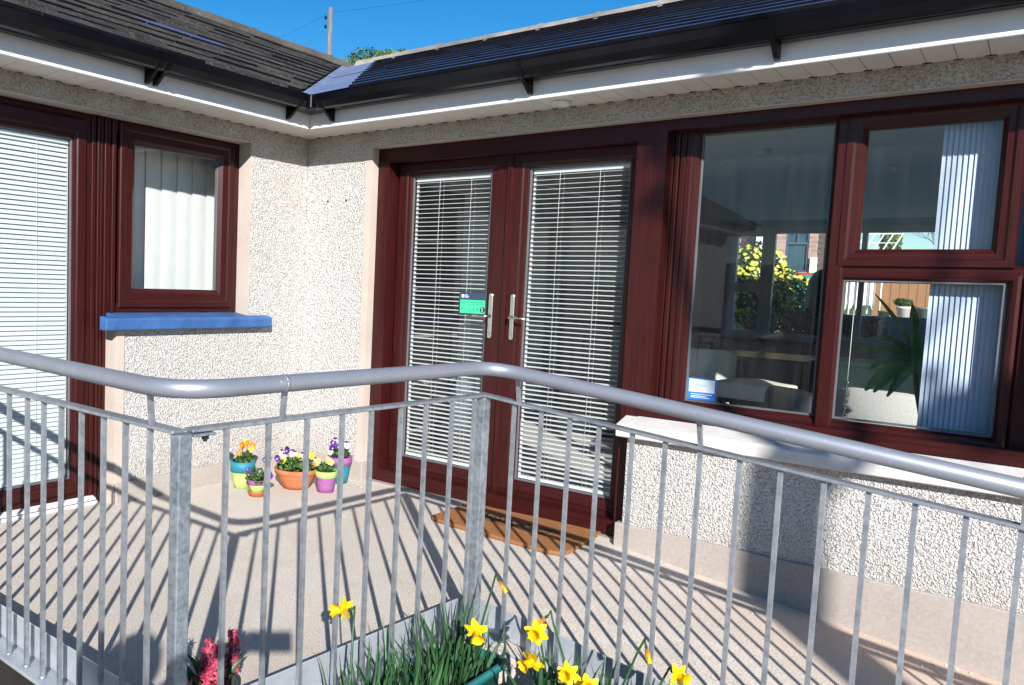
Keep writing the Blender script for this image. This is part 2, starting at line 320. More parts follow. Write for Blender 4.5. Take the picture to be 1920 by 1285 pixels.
    def quad(s,p,uvs=None,smooth=False): return s.face([s.b.verts.new(q) for q in p],uvs,smooth)
    def build(s,name,m=None,parent=None,recalc=True,bevel=0,seg=1):
        if recalc: bmesh.ops.recalc_face_normals(s.b,faces=s.b.faces)
        rootloc=Vector((0,0,0)); p=parent
        while p is not None:
            rootloc+=Vector(p.location); p=p.parent
        org=rootloc
        if parent is None:
            zs=[v.co.z for v in s.b.verts]; 
            org=Vector((sum(v.co.x for v in s.b.verts)/len(zs),sum(v.co.y for v in s.b.verts)/len(zs),min(zs))) if zs else rootloc
        bmesh.ops.translate(s.b,verts=s.b.verts,vec=-org)
        me=bpy.data.meshes.new(name); s.b.to_mesh(me); s.b.free()
        for q in (s.mats or [m]): me.materials.append(q)
        o=bpy.data.objects.new(name,me); C.objects.link(o)
        if parent is not None: o.parent=parent
        else: o.location=org
        if bevel:
            bv=o.modifiers.new('bevel','BEVEL'); bv.width=bevel; bv.segments=seg; bv.limit_method='ANGLE'; bv.angle_limit=R(40)
        return o
def thing(name,label,cat,loc=(0,0,0),group=None):
    o=bpy.data.objects.new(name,None); C.objects.link(o); o.location=loc; o.empty_display_size=.1
    o['label']=label; o['category']=cat
    if group: o['group']=group
    return o
def tag(o,label=None,cat=None,group=None,kind=None):
    if label: o['label']=label
    if cat: o['category']=cat
    if group: o['group']=group
    if kind: o['kind']=kind
    return o
def text(body,size,mp,s0,z0,d,m,name,parent,flip=1):
    """flat lettering mesh on the plane given by mp"""
    cu=bpy.data.curves.new('t','FONT'); cu.body=body; cu.size=size; cu.resolution_u=3
    to=bpy.data.objects.new('t',cu); C.objects.link(to); bpy.context.view_layer.update()
    me=to.to_mesh(); mb=MB(); mb.mat(m); vs=[mb.b.verts.new(mp(s0+v.co.x*flip,d,z0+v.co.y)) for v in me.vertices]
    for p in me.polygons: mb.face([vs[i] for i in p.vertices])
    to.to_mesh_clear(); bpy.data.objects.remove(to); bpy.data.curves.remove(cu)
    return mb.build(name,m,parent,recalc=False)
mB=lambda s,d,z:(s,-d,z)
mA=lambda s,d,z:(d,s,z)
# ================================================================== SETTING: ground, landing, ramp
RS=.108
def rz(x): return 0 if x<2.0 else (-RS*(x-2.0)**2 if x<2.5 else -.027-RS*(x-2.5))
b=MB(); b.box(-60,60,-60,60,-1.2,-.33); 
g=b.build('ground',M['paving']); tag(g,kind='structure')
b=MB()
xs=[-4.2,1.6,2.0]+[2.0+.05*i for i in range(1,5)]+[2.235]
T=[[b.b.verts.new((x,y,rz(x))) for y in (-2.68,-1.44,.2)] for x in xs]
for i in range(len(xs)-1):
    for j in range(2): b.face([T[i][j],T[i+1][j],T[i+1][j+1],T[i][j+1]],None,True)
b.quad([(-4.2,-2.68,-.32),(2.235,-2.68,-.32),(2.235,-2.68,rz(2.235)),(-4.2,-2.68,0)]); b.quad([(2.235,-2.68,-.32),(2.235,-1.44,-.32),(2.235,-1.44,rz(2.235)),(2.235,-2.68,rz(2.235))])
p=b.build('landing',M['concrete'],recalc=False); tag(p,kind='structure')
b=MB(); xs=[2.235,2.3,2.35,2.4,2.45,2.5,2.6,3,9]
T=[[b.b.verts.new((x,y,rz(x))) for y in (-1.44,.2)] for x in xs]
for i in range(len(xs)-1):
    b.face([T[i][0],T[i+1][0],T[i+1][1],T[i][1]],None,True)
    b.quad([(xs[i],-1.44,-.9),(xs[i+1],-1.44,-.9),(xs[i+1],-1.44,rz(xs[i+1])),(xs[i],-1.44,rz(xs[i]))])
p=b.build('ramp',M['concrete'],recalc=False); tag(p,kind='structure')
b=MB(); b.box(-3.0,2.22,-2.694,-2.682,-.32,-.012); p=b.build('landing_edge',M['shadeface']); tag(p,kind='structure')  # near-black slab: the shade below the ledge is put into its colour
b=MB(); b.box(-5,2.0,-3.5,-2.696,-.34,-.30); p=b.build('shade_bed',M['soil']); tag(p,kind='structure')  # near-black sheet on the ground, standing in for shade below the landing
b=MB(); b.box(-12,16,8.92,30,-.5,.68); p=b.build('rear_garden_ground',M['paving']); tag(p,kind='structure')
# rolling hill on the horizon
b=MB()
prev=None
for i in range(61):
    x=-90+i*3.5; h=1.6+1.8*math.sin(i*.17+1)+.8*noise.noise(Vector((i*.3,0,0)))+ (2.2)
    cur=[b.b.verts.new((x,46,-.3)),b.b.verts.new((x,60,h)),b.b.verts.new((x,90,h+1.5)),b.b.verts.new((x,120,-1))]
    if prev:
        for k in range(3): b.face([prev[k],cur[k],cur[k+1],prev[k+1]],None,True)
    prev=cur
p=b.build('hills',M['hill']); tag(p,kind='structure')
# ================================================================== HOUSE
H=thing('bungalow','roughcast bungalow with two wings meeting in a corner, dark tiled roof, mahogany doors and windows','house')
ZS,ZH=2.2177,2.12; T=.30
b=MB()   # wing with small window (plane x=0), openings y -.5..-1.44(window) and door to -3.4
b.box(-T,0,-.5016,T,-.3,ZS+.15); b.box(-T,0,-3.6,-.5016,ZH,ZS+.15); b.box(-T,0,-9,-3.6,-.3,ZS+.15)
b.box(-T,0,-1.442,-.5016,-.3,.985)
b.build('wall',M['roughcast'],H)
b=MB()   # main wing (plane y=0)
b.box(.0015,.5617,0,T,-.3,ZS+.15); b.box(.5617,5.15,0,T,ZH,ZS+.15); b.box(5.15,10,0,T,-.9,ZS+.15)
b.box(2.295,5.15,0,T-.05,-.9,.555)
b.build('wall',M['roughcast'],H)
# smooth plaster bands lining the openings
b=MB()
b.box(-.28,.002,-.5046,-.4996,1.03,ZH+.004); b.box(-.28,.004,-3.6,-.5046,ZH-.004,ZH+.002)
b.box(-.28,.006,-1.449,-1.400,-.02,.988); b.box(-.28,.002,-1.452,-1.441,-.02,.988)
b.build('reveal',M['plaster'],H)
b=MB(); b.box(.5587,.5647,-.003,.26,-.02,ZH); b.box(.515,.5587,-.004,.02,-.02,ZH); b.box(.5647,5.15,-.003,.26,ZH-.004,ZH+.002)
b.build('reveal',M['plaster'],H)
b=MB()
b.box(-.05,.018,-1.449,.001,-.02,.118); b.box(-.05,.018,-9,-3.6,-.02,.118)
b.build('plinth',M['plinth'],H,bevel=.004)
b=MB(); b.box(.019,.585,-.018,.05,-.02,.121); b.build('plinth',M['plinth'],H,bevel=.004)
b=MB(); b.box(2.262,10,-.018,.05,-.95,.112); b.build('plinth',M['plinth'],H,bevel=.004)
# soffits: tongued boards with open grooves
EV=.265
b=MB()
y=-EV+.004
k=-EV
yy=-9.0
while yy<-.02:
    y1=min(yy+.097,0); x1=EV-.004
    if yy>-EV-.09: # mitre zone
        x1=min(EV-.004,max(.02,-yy-.0))
    b.box(0,x1,yy,y1,ZS,ZS+.012,0); yy+=.100
b.box(-.02,EV,-9,0,ZS+.010,ZS+.016)
b.mat(M['soffitm']); b.mat(M['dark'])
for i in range(80): b.box(.002,.012,-.1*i-.115,-.1*i-.085,ZS-.0015,ZS+.003)
b.build('soffit',M['soffitm'],H)
b=MB(); xx=.0
while xx<10:
    x0=xx; x1=xx+.097
    if xx<EV: y0=-xx-.02
    else: y0=-EV+.004
    b.box(x0,x1,y0,0,ZS+.001,ZS+.013,1); xx+=.100
b.box(.0,10,-EV,.02,ZS+.0165,ZS+.022)
b.mat(M['soffitm']); b.mat(M['dark'])
for i in range(90): b.box(.1*i+.085,.1*i+.115,-.012,-.002,ZS-.0015,ZS+.003)
b.build('soffit',M['soffitm'],H)
b=MB(); b.lathe((1.90,-.135,ZS-.010),[(.0,.0),(.03,0),(.034,-.004),(.043,-.006),(.047,0),(.047,.012)],24); b.build('soffit_light',M['upvc'],H)
# fascias with bottom lip
b=MB(); b.prism([(EV,0,ZS-.004),(EV+.005,0,ZS-.006),(EV+.008,0,ZS-.003),(EV+.008,0,ZS+.003),(EV+.003,0,ZS+.006),(EV+.003,0,ZS+.17),(EV-.012,0,ZS+.17),(EV-.012,0,ZS-.004)],(0,-9,0),(0,-EV+.0,0)); b.build('fascia',M['upvc'],H)
b=MB(); b.prism([(0,-EV,ZS-.004),(0,-EV-.005,ZS-.006),(0,-EV-.008,ZS-.003),(0,-EV-.008,ZS+.003),(0,-EV-.003,ZS+.006),(0,-EV-.003,ZS+.17),(0,-EV+.012,ZS+.17),(0,-EV+.012,ZS-.004)],(EV+.0,0,0),(10,0,0)); b.build('fascia',M['upvc'],H)
# gutters (square-ish ogee section) and brackets
def gprof(ax):
    pr=[(.004,.158),(.004,.096),(.014,.086),(.098,.084),(.116,.090),(.136,.122),(.145,.152),(.140,.159),(.130,.153),(.114,.102),(.094,.092),(.016,.094),(.010,.158)]
    return [(a,c-.004 if c<.13 else c) for a,c in pr]
GP=gprof(0)
def gutter(axis,a,c,root,scale=1.0,nm='gutter',m=None):
    b=MB(); 
    if axis=='x': pts=[(0,-EV-(o)*scale-.003,ZS+z+(0 if scale==1 else (-.004 if z<.1 else .003))) for o,z in GP]; b.prism(pts,(a,0,0),(c,0,0))
    else: pts=[(EV+(o)*scale+.003,0,ZS+z+(0 if scale==1 else (-.004 if z<.1 else .003))) for o,z in GP]; b.prism(pts,(0,a,0),(0,c,0))
    return b.build(nm,m or M['gut'],root)
GB=gutter('x',EV+.150,10,H); GA=gutter('y',-9,-EV-.150,H)
# corner piece
b=MB(); b.box(EV+.004,EV+.152,-EV-.152,-EV-.004,ZS+.082,ZS+.094); b.box(EV+.09,EV+.153,-EV-.153,-EV-.09,ZS+.0825,ZS+.162); b.build('gutter_corner',M['gut'],H,bevel=.006)
def bracket(x=None,y=None,par=None,width=.022):
    gutter('x' if x is not None else 'y',(x if x is not None else y)-width/2,(x if x is not None else y)+width/2,par,1.03,'bracket',M['gutd'])
    b=MB()
    if x is not None:
        b.prism([(0,-EV-.004,ZS+.086),(0,-EV-.112,ZS+.086),(0,-EV-.092,ZS+.070),(0,-EV-.028,ZS+.022),(0,-EV-.004,ZS+.018)],(x-.011,0,0),(x+.011,0,0))
    else:
        b.prism([(EV+.004,0,ZS+.086),(EV+.112,0,ZS+.086),(EV+.092,0,ZS+.070),(EV+.028,0,ZS+.022),(EV+.004,0,ZS+.018)],(0,y-.011,0),(0,y+.011,0))
    b.build('bracket_arm',M['gutd'],par,bevel=.003)
for x in (.47,1.80,2.92,4.05,5.2): bracket(x=x,par=GB)
for y in (-.47,-1.42,-1.47,-2.6,-3.7): bracket(y=y,par=GA)
# ------------------------------------------------------------------ roofs, built tile by tile
TB,TA=.4106,.5507; ZE=2.385; EX=.395
def roof_tiles(axis,mat,par,x0,x1,run,tan,ridge_pos):
    """axis 'B': courses run along x, rising to +y ; 'A': along y, rising to -x"""
    b=MB(); b.mat(mat); b.mat(M['tilenew']); b.mat(mat)
    ang=math.atan(tan); gauge=(.19 if axis=='B' else .150)*math.cos(ang); n=int(run/gauge)+1; tw=.30
    for c in range(n):
        h0=c*gauge; h1=min(h0+gauge+.03,run)
        if h0>run-.05: break
        nt=int((x1-x0)/tw)+2; off=(tw/2 if c%2 else 0)
        for k in range(-1,nt):
            a=x0+k*tw+off; e=a+tw-(.001 if axis=='B' else .003)
            lift=.0125+rnd.uniform(-.0006,.0006); j=rnd.uniform(-.001,.001); jz=rnd.uniform(-.0007,.0007)
            if axis=='A': lift+=rnd.uniform(-.003,.002); j*=4; jz*=2.5
            za=ZE+h0*tan; zb=ZE+h1*tan
            new=False
            if axis=='A' and c==4 and k in NEW: new=True
            b.mat(M['tilenew'] if new else (rnd.choice((mat,mat,M['tileA2'],M['tileA3'])) if axis=='A' else rnd.choice((mat,mat,M['tileB2']))))
            pr=[(h0-.012+j,za-.006),(h1,zb-.008),(h1,zb+.004),(h0-.012+j,za+lift)]
            if axis=='B': pts=[(0,-EX+h,z+jz) for h,z in pr]; b.prism(pts,(a,0,0),(e,0,0))
            else: pts=[(EX-h,0,z+jz) for h,z in pr]; b.prism(pts,(0,a,0),(0,e,0))
            b.mat(M['tileedge'] if axis=='B' or rnd.random()<.72 else M['tileA3']); b.b.faces.ensure_lookup_table(); b.b.faces[-1].material_index=b.mi
    # clip at the valley line (y+EX)*TB = (EX-x)*TA
    nrm=Vector((TA,TB,0)).normalized()   # f = TB*(y+EX) - TA*(EX-x)
    po=Vector((EX,-EX,0))
    gap=.045 if axis=='A' else .24
    bmesh.ops.bisect_plane(b.b,geom=b.b.verts[:]+b.b.edges[:]+b.b.faces[:],plane_co=po+nrm*( -gap if axis=='A' else gap),plane_no=nrm,clear_outer=(axis=='A'),clear_inner=(axis=='B'))
    return b.build('roof',mat,par,recalc=True)
NEW=()
RYB=1.59; RXA=-1.085
NEW=(26,27)
rfB=roof_tiles('B',M['tileB'],H,-1.4,10,RYB+EX,TB,RYB)
rfA=roof_tiles('A',M['tileA'],H,-9,1.9,EX-RXA,TA,RXA)
# solid deck under the tiles + back slopes
zB=ZE+(RYB+EX)*TB; zA=ZE+(EX-RXA)*TA
b=MB()
b.prism([(0,-EX+.05,ZE-.055),(0,RYB,zB-.04),(0,9.0,zB-.04-.105*7.41),(0,9.0,zB-.16-.105*7.41),(0,RYB,zB-.18),(0,-EX+.05,ZE-.09)],(.6,0,0),(10,0,0))
b.build('roof_deck',M['dark'],rfB)
b=MB()
def q(x,y,dz=-.03): return (x,y,min(ZE+(y+EX)*TB,ZE+(EX-x)*TA)+dz)
def qm(x,y,dz=-.03): return (x,y,max(ZE+(y+EX)*TB,ZE+(EX-x)*TA)+dz)
# A wing deck: eaves to ridge, then back
b.prism([(EX-.05,0,ZE-.055),(RXA,0,zA-.04),(-6.9,0,zA-.04-.135*5.8),(-6.9,0,zA-.16-.135*5.8),(RXA,0,zA-.2),(EX-.05,0,ZE-.09)],(0,-9,0),(0,-.5,0))
b.build('roof_deck',M['dark'],rfA)
b=MB()   # deck under A tiles between y -.5 and ridge of B, up to valley
for i in range(12):
    t0=i/12; t1=(i+1)/12
    xa,ya=EX-.0+(RXA-EX)*t0,-EX+(RYB+EX)*t0; xb,yb=EX+(RXA-EX)*t1,-EX+(RYB+EX)*t1
    # strip from valley to ridge of A (same x range), and to y=-.5 side
    za,zb=ZE+(EX-xa)*TA-.035,ZE+(EX-xb)*TA-.035
    b.quad([(xa,-.55,za),(xb,-.55,zb),(xb,yb,zb),(xa,ya,za)])
    za,zb=ZE+(ya+EX)*TB-.035,ZE+(yb+EX)*TB-.035
    b.quad([(xa,ya,za),(xb,yb,zb),(.7,yb,zb),(.7,ya,za)])
b.quad([(RXA,-.55,zA-.04),(RXA,9.0,zA-.04),(-6.9,9.0,zA-.04-.78),(-6.9,-.55,zA-.04-.78)])
b.quad([(RXA,RYB,zB-.04),(.7,RYB,zB-.04),(.7,9.0,zB-.04-.778),(RXA,9.0,zB-.04-.778)])
b.build('roof_deck',M['dark'],rfA,recalc=False)
# ridges
def ridge(axis,a,c,pos,z,m,par):
    b=MB(); L=.45; t=a; i=0
    while t<c:
        e=min(t+L-.006,c); jz=rnd.uniform(-.006,.006); wd=.068
        prof=[(-wd,-.055),(-wd*.7,-.012),(-.025,.014+jz*.5),(.025,.014+jz*.5),(wd*.7,-.012),(wd,-.055),(wd*.6,-.06),(-wd*.6,-.06)]
        if axis=='x': b.prism([(0,pos+p,z+q_) for p,q_ in prof],(t,0,0),(e,0,0))
        else: b.prism([(pos+p,0,z+q_) for p,q_ in prof],(0,t,0),(0,e,0))
        # mortar collar
        mc=[(p*1.05,q_+ .005) for p,q_ in prof]
        if axis=='x': b.prism([(0,pos+p,z+q_) for p,q_ in mc],(e-.02,0,0),(e+.012,0,0))
        else: b.prism([(pos+p,0,z+q_) for p,q_ in mc],(0,e-.02,0),(0,e+.012,0))
        t+=L; i+=1
    return b.build('ridge_tile',m,par)
ridge('x',RXA+.12,10,RYB,zB+.02,M['ridge'],rfB)
ridge('y',-9,RYB+.25,RXA,zA+.02,M['ridgeA'],rfA)
# lead valley
b=MB(); n=2; d=Vector((RXA-EX,RYB+EX,0)); 
for i in range(n):
    t0=i/n; t1=(i+1)/n+.012
    for t0_,t1_ in ((t0,min(t1,1)),):
        pa=Vector((EX,-EX,ZE))+Vector((d.x,d.y,(RYB+EX)*TB))*t0_; pb=Vector((EX,-EX,ZE))+Vector((d.x,d.y,(RYB+EX)*TB))*t1_
        lift=.004*(i%2)
        ox=.33; 
        b.quad([pa+Vector((0,-.07,0+lift)),pa+Vector((0,0,lift)),pb+Vector((0,0,lift)),pb+Vector((0,-.07,lift))])
        b.quad([pa+Vector((0,0,lift)),pa+Vector((ox,0,.006+lift)),pb+Vector((ox,0,.006+lift)),pb+Vector((0,0,lift))])
b.build('valley_flashing',M['lead'],rfB,recalc=False)
# ------------------------------------------------------------------ frames
# profile (inset, out) : outer casing
def casing(w_,d0,base=-.06): return [(0,base),(0,d0),(w_*.72,d0),(w_*.80,d0-.004),(w_,d0-.014),(w_,base)]
def sash(w_,d0,base=-.05,bead=.018): return [(0,base),(0,d0-.004),(.004,d0),(w_*.45,d0),(w_*.52,d0-.004),(w_-bead,d0-.006),(w_-bead*.5,d0-.012),(w_,d0-.024),(w_,base)]
FB=-.157    # out-offset of frame face plane on the main wing
# --- French doors (main wing)
def leafdoor(mp,par,s0,s1,z0,z1,wl,wr,zb,zt,face,name='door'):
    """door leaf: mitred stiles of unequal width made from four profiled members"""
    b=MB(); D=-.05+face
    outer=(s0,s1,z0,z1); inner=(s0+wl,s1-wr,zb,zt)
    fr=[(0,D),(0,face-.006),(.06,face),(.62,face),(.70,face-.005),(.90,face-.007),(1,face-.022),(1,D)]
    rings=[]
    for f,d in fr:
        a0=outer[0]+(inner[0]-outer[0])*f; a1=outer[1]+(inner[1]-outer[1])*f; c0=outer[2]+(inner[2]-outer[2])*f; c1=outer[3]+(inner[3]-outer[3])*f
        rings.append([b.b.verts.new(mp(a,d,c)) for a,c in ((a0,c0),(a1,c0),(a1,c1),(a0,c1))])
    n=len(fr); wd=[zb-z0,wr,z1-zt,wl]
    for q_ in range(n):
        j=(q_+1)%n
        for k in range(4):
            k2=(k+1)%4; L=(s1-s0) if k%2==0 else (z1-z0); fa=fr[q_][0]*wd[k]+fr[q_][1]; fb_=fr[j][0]*wd[k]+fr[j][1]; o=k*1.37
            b.face([rings[q_][k],rings[q_][k2],rings[j][k2],rings[j][k]],[(o,fa+o),(o+L,fa+o),(o+L,fb_+o),(o,fb_+o)])
    return b.build(name,M['mahogany'],par)
def pane(mp,par,s0,s1,z0,z1,d,m=None,seal=True):
    b=MB(); b.quad([mp(s0-.01,d,z0-.01),mp(s1+.01,d,z0-.01),mp(s1+.01,d,z1+.01),mp(s0-.01,d,z1+.01)]); 
    o=b.build('pane',m or M['glass'],par,recalc=False)
    if seal:
        b=MB(); b.loop(mp,s0-.004,s1+.004,z0-.004,z1+.004,[(0,d),(0,d+.010),(.006,d+.010),(.009,d+.001),(.009,d)]); b.build('gasket',M['seal'],par)
    return o
def venetian(mp,par,s0,s1,z0,z1,d,pitch,width,tilt,m,ladders,head=True):
    b=MB(); z=z1-.03; i=0
    while z>z0+.022:
        tt=tilt+rnd.uniform(-.02,.02); hx=width/2*math.cos(tt); hz=width/2*math.sin(tt); cv=.0022
        jz=rnd.uniform(-.0006,.0006)+.0025*0
        pts=[]
        for f in (-1,-.35,.35,1):
            # outer edge (towards viewer, +d) lower
            pts.append((d+f*hx,z-f*hz+cv*(1-f*f)+jz))
        th=.0009
        for f in range(3):
            (d0,z0_),(d1,z1_)=pts[f],pts[f+1]
            b.quad([mp(s0+.006,d0,z0_),mp(s1-.006,d0,z0_),mp(s1-.006,d1,z1_),mp(s0+.006,d1,z1_)],None,True)
        z-=pitch; i+=1
    bl=b.build('blind',m,par,recalc=False)
    b=MB()
    b.box(*sorted((mp(s0+.002,d+.012,0)[0],mp(s1-.002,d-.012,0)[0])),*sorted((mp(s0+.002,d+.012,0)[1],mp(s1-.002,d-.012,0)[1])),z1-.022,z1-.001); b.build('head_rail',m,par); b=MB()
    b.box(*sorted((mp(s0+.004,d+.012,0)[0],mp(s1-.004,d-.012,0)[0])),*sorted((mp(s0+.004,d+.012,0)[1],mp(s1-.004,d-.012,0)[1])),z0+.001,z0+.018)
    b.build('bottom_rail',m,par)
    for e0,e1 in ((s0-.004,s0+.007),(s1-.007,s1+.004)):
        b=MB(); b.box(*sorted((mp(e0,d,0)[0],mp(e1,d-.004,0)[0] if mp is mB else mp(e1,d-.016,0)[0])),*sorted((mp(e0,d-.004,0)[1],mp(e1,d-.016,0)[1])),z0,z1); b.build('lit_end_strip',m,par)  # white strips added to stand for the sunlit slat ends
    b=MB()
    for l in ladders:
        for off in (-.0,.0):
            b.tube([mp(l,d+.0135,z0+.015),mp(l,d+.0135,z1-.02)],.0009,5); b.tube([mp(l+.012,d-.0125,z0+.015),mp(l+.012,d-.0125,z1-.02)],.0009,5); break
    b.build('blind_cord',M['cord'],par)
    return bl
def handle(mp,par,s,z,dirn,d,m=None):
    """long back plate with lever"""
    b=MB(); h=.122; w_=.014
    pts=[]
    for k in range(9):
        a=math.pi*k/8; pts.append((s+w_*math.cos(a),z+.02+h-w_+w_*math.sin(a)))
    for k in range(9):
        a=math.pi+math.pi*k/8; pts.append((s+w_*math.cos(a),z-h+w_+w_*math.sin(a)))
    A=[b.b.verts.new(mp(p[0],d,p[1])) for p in pts]; B_=[b.b.verts.new(mp(p[0],d+.010,p[1])) for p in pts]
    Cn=[b.b.verts.new(mp(s+(p[0]-s)*.75,d+.013,z+(p[1]-z)*.985)) for p in pts]
    b.face(Cn)
    for i in range(len(pts)):
        j=(i+1)%len(pts); b.face([A[i],A[j],B_[j],B_[i]]); b.face([B_[i],B_[j],Cn[j],Cn[i]])
    o=b.build('handle',m or M['chrome'],par,recalc=True)
    b=MB(); b.tube([mp(s,d+.010,z+.008),mp(s,d+.045,z+.008),mp(s+dirn*.012,d+.055,z+.008),mp(s+dirn*.06,d+.056,z+.009),mp(s+dirn*.115,d+.054,z+.004)],[.009,.008,.0085,.0075,.006],10)
    b.build('lever',m or M['chrome'],par)
    b=MB(); b.tube([mp(s,d+.012,z-.075),mp(s,d+.019,z-.075)],.0075,12); b.box(*sorted((mp(s-.004,d+.012,0)[0],mp(s+.004,d+.018,0)[0])),*sorted((mp(s-.004,d+.012,0)[1],mp(s+.004,d+.018,0)[1])),z-.098,z-.078)
    b.build('keyhole',M['chrome'],par)
# outer casing of doors (three sided + threshold) and post between door and window
dc=MB()
dc.loop(mB,.5655,2.3175,.0,ZH-.002,casing(.092,FB+.0)); 
dco=dc.build('door_frame',M['mahogany'],H)
DL=leafdoor(mB,H,.6705,1.4705,.035,2.028,.1055,.1335,.1811,1.9431,FB+.018)
DR=leafdoor(mB,H,1.4745,2.2255,.035,2.028,.1150,.0665,.1811,1.9431,FB+.018)
b=MB(); b.prism([(1.455,-FB-.018,0),(1.459,-FB-.032,0),(1.486,-FB-.032,0),(1.492,-FB-.018,0)],(0,0,.035),(0,0,2.028)); b.build('astragal',M['mahogany'],DL)
# lower rail mouldings and weather bar
for L_,s0,s1 in ((DL,.70,1.44),(DR,1.50,2.21)):
    b=MB(); 
    for zz,pr in ((.122,.006),(.072,.010)): b.prism([(0,-FB-.017,zz-.010),(0,-FB-.018-pr,zz-.004),(0,-FB-.018-pr,zz+.003),(0,-FB-.017,zz+.010)],(s0-.02,0,0),(s1+.02,0,0))
    b.build('moulding',M['mahogany'],L_)
pane(mB,DL,.776,1.337,.1811,1.9431,FB-.010); pane(mB,DR,1.5895,2.159,.1811,1.9431,FB-.010)
venetian(mB,DL,.782,1.331,.187,1.937,FB-.030,.0268,.025,R(12),M['slat'],(.965,1.19))
venetian(mB,DR,1.5955,2.153,.187,1.937,FB-.030,.0262,.025,R(12),M['slat'],(1.76,1.99))
handle(mB,DL,1.388,1.100,-1,FB+.018); handle(mB,DR,1.5295,1.100,1,FB+.018)
# hygiene sticker on left pane (writing as on the photograph)
def rect(mp,s0,s1,z0,z1,d,m,name,par):
    b=MB(); b.box(*sorted((mp(s0,d,0)[0],mp(s1,d+.0008,0)[0])),*sorted((mp(s0,d,0)[1],mp(s1,d+.0008,0)[1])),z0,z1); return b.build(name,m,par)
def disc(mp,s,z,r,d,m,name,par,n=20):
    b=MB(); b.tube([mp(s,d,z),mp(s,d+.0006,z)],r,n,True,False); return b.build(name,m,par)
dS=FB-.0085
st1=rect(mB,1.150,1.334,1.112,1.240,dS,M['navy'],'sticker',DL)
rect(mB,1.156,1.331,1.117,1.196,dS+.001,M['green'],'sticker_panel',DL)
text('FOOD HYGIENE RATING',.0135,mB,1.163,1.178,dS+.0021,M['ink'],'lettering',DL)
rect(mB,1.160,1.327,1.1705,1.1718,dS+.0021,M['ink'],'sticker_line',DL)
[text(str(i_),.024,mB,1.164+.027*i_,1.134,dS+.0021,M['ink'],'lettering',DL) for i_ in range(5)]
disc(mB,1.3125,1.1405,.0165,dS+.0021,M['ink'],'rating_circle',DL); text('5',.028,mB,1.3045,1.131,dS+.0032,M['stwhite'],'lettering',DL)
disc(mB,1.173,1.218,.010,dS+.0012,M['stwhite'],'sticker_logo',DL)
for i,(a,c) in enumerate(((1.188,1.218),(1.188,1.211),(1.188,1.226))): rect(mB,a,a+.028-.005*i,c-.0015,c+.0015,dS+.0012,M['stwhite'],'sticker_line',DL)
# --- window (main wing)
b=MB(); b.loop(mB,2.3180,5.15,.660,ZH-.002,casing(.055,FB+.001)); 
W=b.build('window',M['mahogany'],H)
# fluted cover posts each side of junction
b=MB()
for x0,x1,d in ((2.2262,2.262,.004),(2.268,2.298,.016),(2.2985,2.3165,.009)): b.box(x0,x1,-FB-d,-FB+.02,.0,ZH-.004,2)
b.build('cover_trim',M['mahogany'],H,bevel=.003)
b=MB()
for x0,x1,d in ((2.318,2.345,.012),(2.350,2.380,.017),(2.386,2.407,.022),(2.411,2.4385,.010)): b.box(x0,x1,-FB-d,-FB+.02,.600,ZH-.004,2)
b.build('cover_trim',M['mahogany'],H,bevel=.003)
def member(b,s0,s1,z0,z1,d0,ch=.012,mp=mB,vert=True):
    if vert: b.prism([mp(s0,d0-.05,0),mp(s0,d0-ch,0),mp(s0+ch,d0,0),mp(s1-ch,d0,0),mp(s1,d0-ch,0),mp(s1,d0-.05,0)],(0,0,z0),(0,0,z1))
    else:
        v0=Vector(mp(s0,0,0)); v1=Vector(mp(s1,0,0))
        pr=[(d0-.05,z0),(d0-ch,z0),(d0,z0+ch),(d0,z1-ch),(d0-ch,z1),(d0-.05,z1)]
        b.prism([Vector(mp(0,dd,zz)) for dd,zz in pr],v0,v1)
# fixed light on the left
b=MB(); b.loop(mB,2.4395,3.135,.6825,2.1155,[(0,FB-.04),(0,FB+.008),(.004,FB+.014),(.024,FB+.014),(.030,FB+.008),(.050,FB+.004),(.062,FB-.010),(.068,FB-.022),(.068,FB-.04)]); b.build('sash',M['mahogany'],W)
b=MB(); member(b,3.078,3.150,.700,2.10,FB+.022); b.build('mullion',M['mahogany'],W)
b=MB(); member(b,3.150,3.83,1.372,1.432,FB+.012,mp=mB,vert=False); b.build('transom',M['mahogany'],W)
# opening casement top right
b=MB(); b.loop(mB,3.118,3.728,1.418,2.082,[(0,FB-.02),(0,FB+.018),(.006,FB+.026),(.030,FB+.026),(.040,FB+.018),(.060,FB+.016),(.0785,FB-.004),(.0785,FB-.03)]); SH=b.build('sash',M['mahogany'],W)
b=MB(); b.loop(mB,3.110,3.755,.700,1.400,[(0,FB-.02),(0,FB+.012),(.012,FB+.018),(.026,FB+.016),(.042,FB-.006),(.042,FB-.03)]); b.build('sash',M['mahogany'],W)
b=MB(); member(b,3.755,3.86,.700,2.09,FB+.016); b.build('mullion',M['mahogany'],W)
b=MB(); b.loop(mB,3.86,5.06,.72,2.07,sash(.07,FB+.014)); b.build('sash',M['mahogany'],W)
pane(mB,W,2.508,3.0665,.751,2.047,FB-.022); pane(mB,W,3.1965,3.6495,1.4965,2.0035,FB-.010,seal=False); pane(mB,W,3.152,3.702,.7527,1.358,FB-.010); pane(mB,W,3.93,4.99,.79,2.0,FB-.018)
b=MB(); b.box(3.42,3.47,-FB-.016,-FB-.004,.706,.716); b.build('drain_cap',M['mahogany'],W,bevel=.003); b=MB(); b.box(3.30,3.35,-FB-.006,-FB+.002,2.093,2.100); b.build('drain_cap',M['mahogany'],W,bevel=.003)
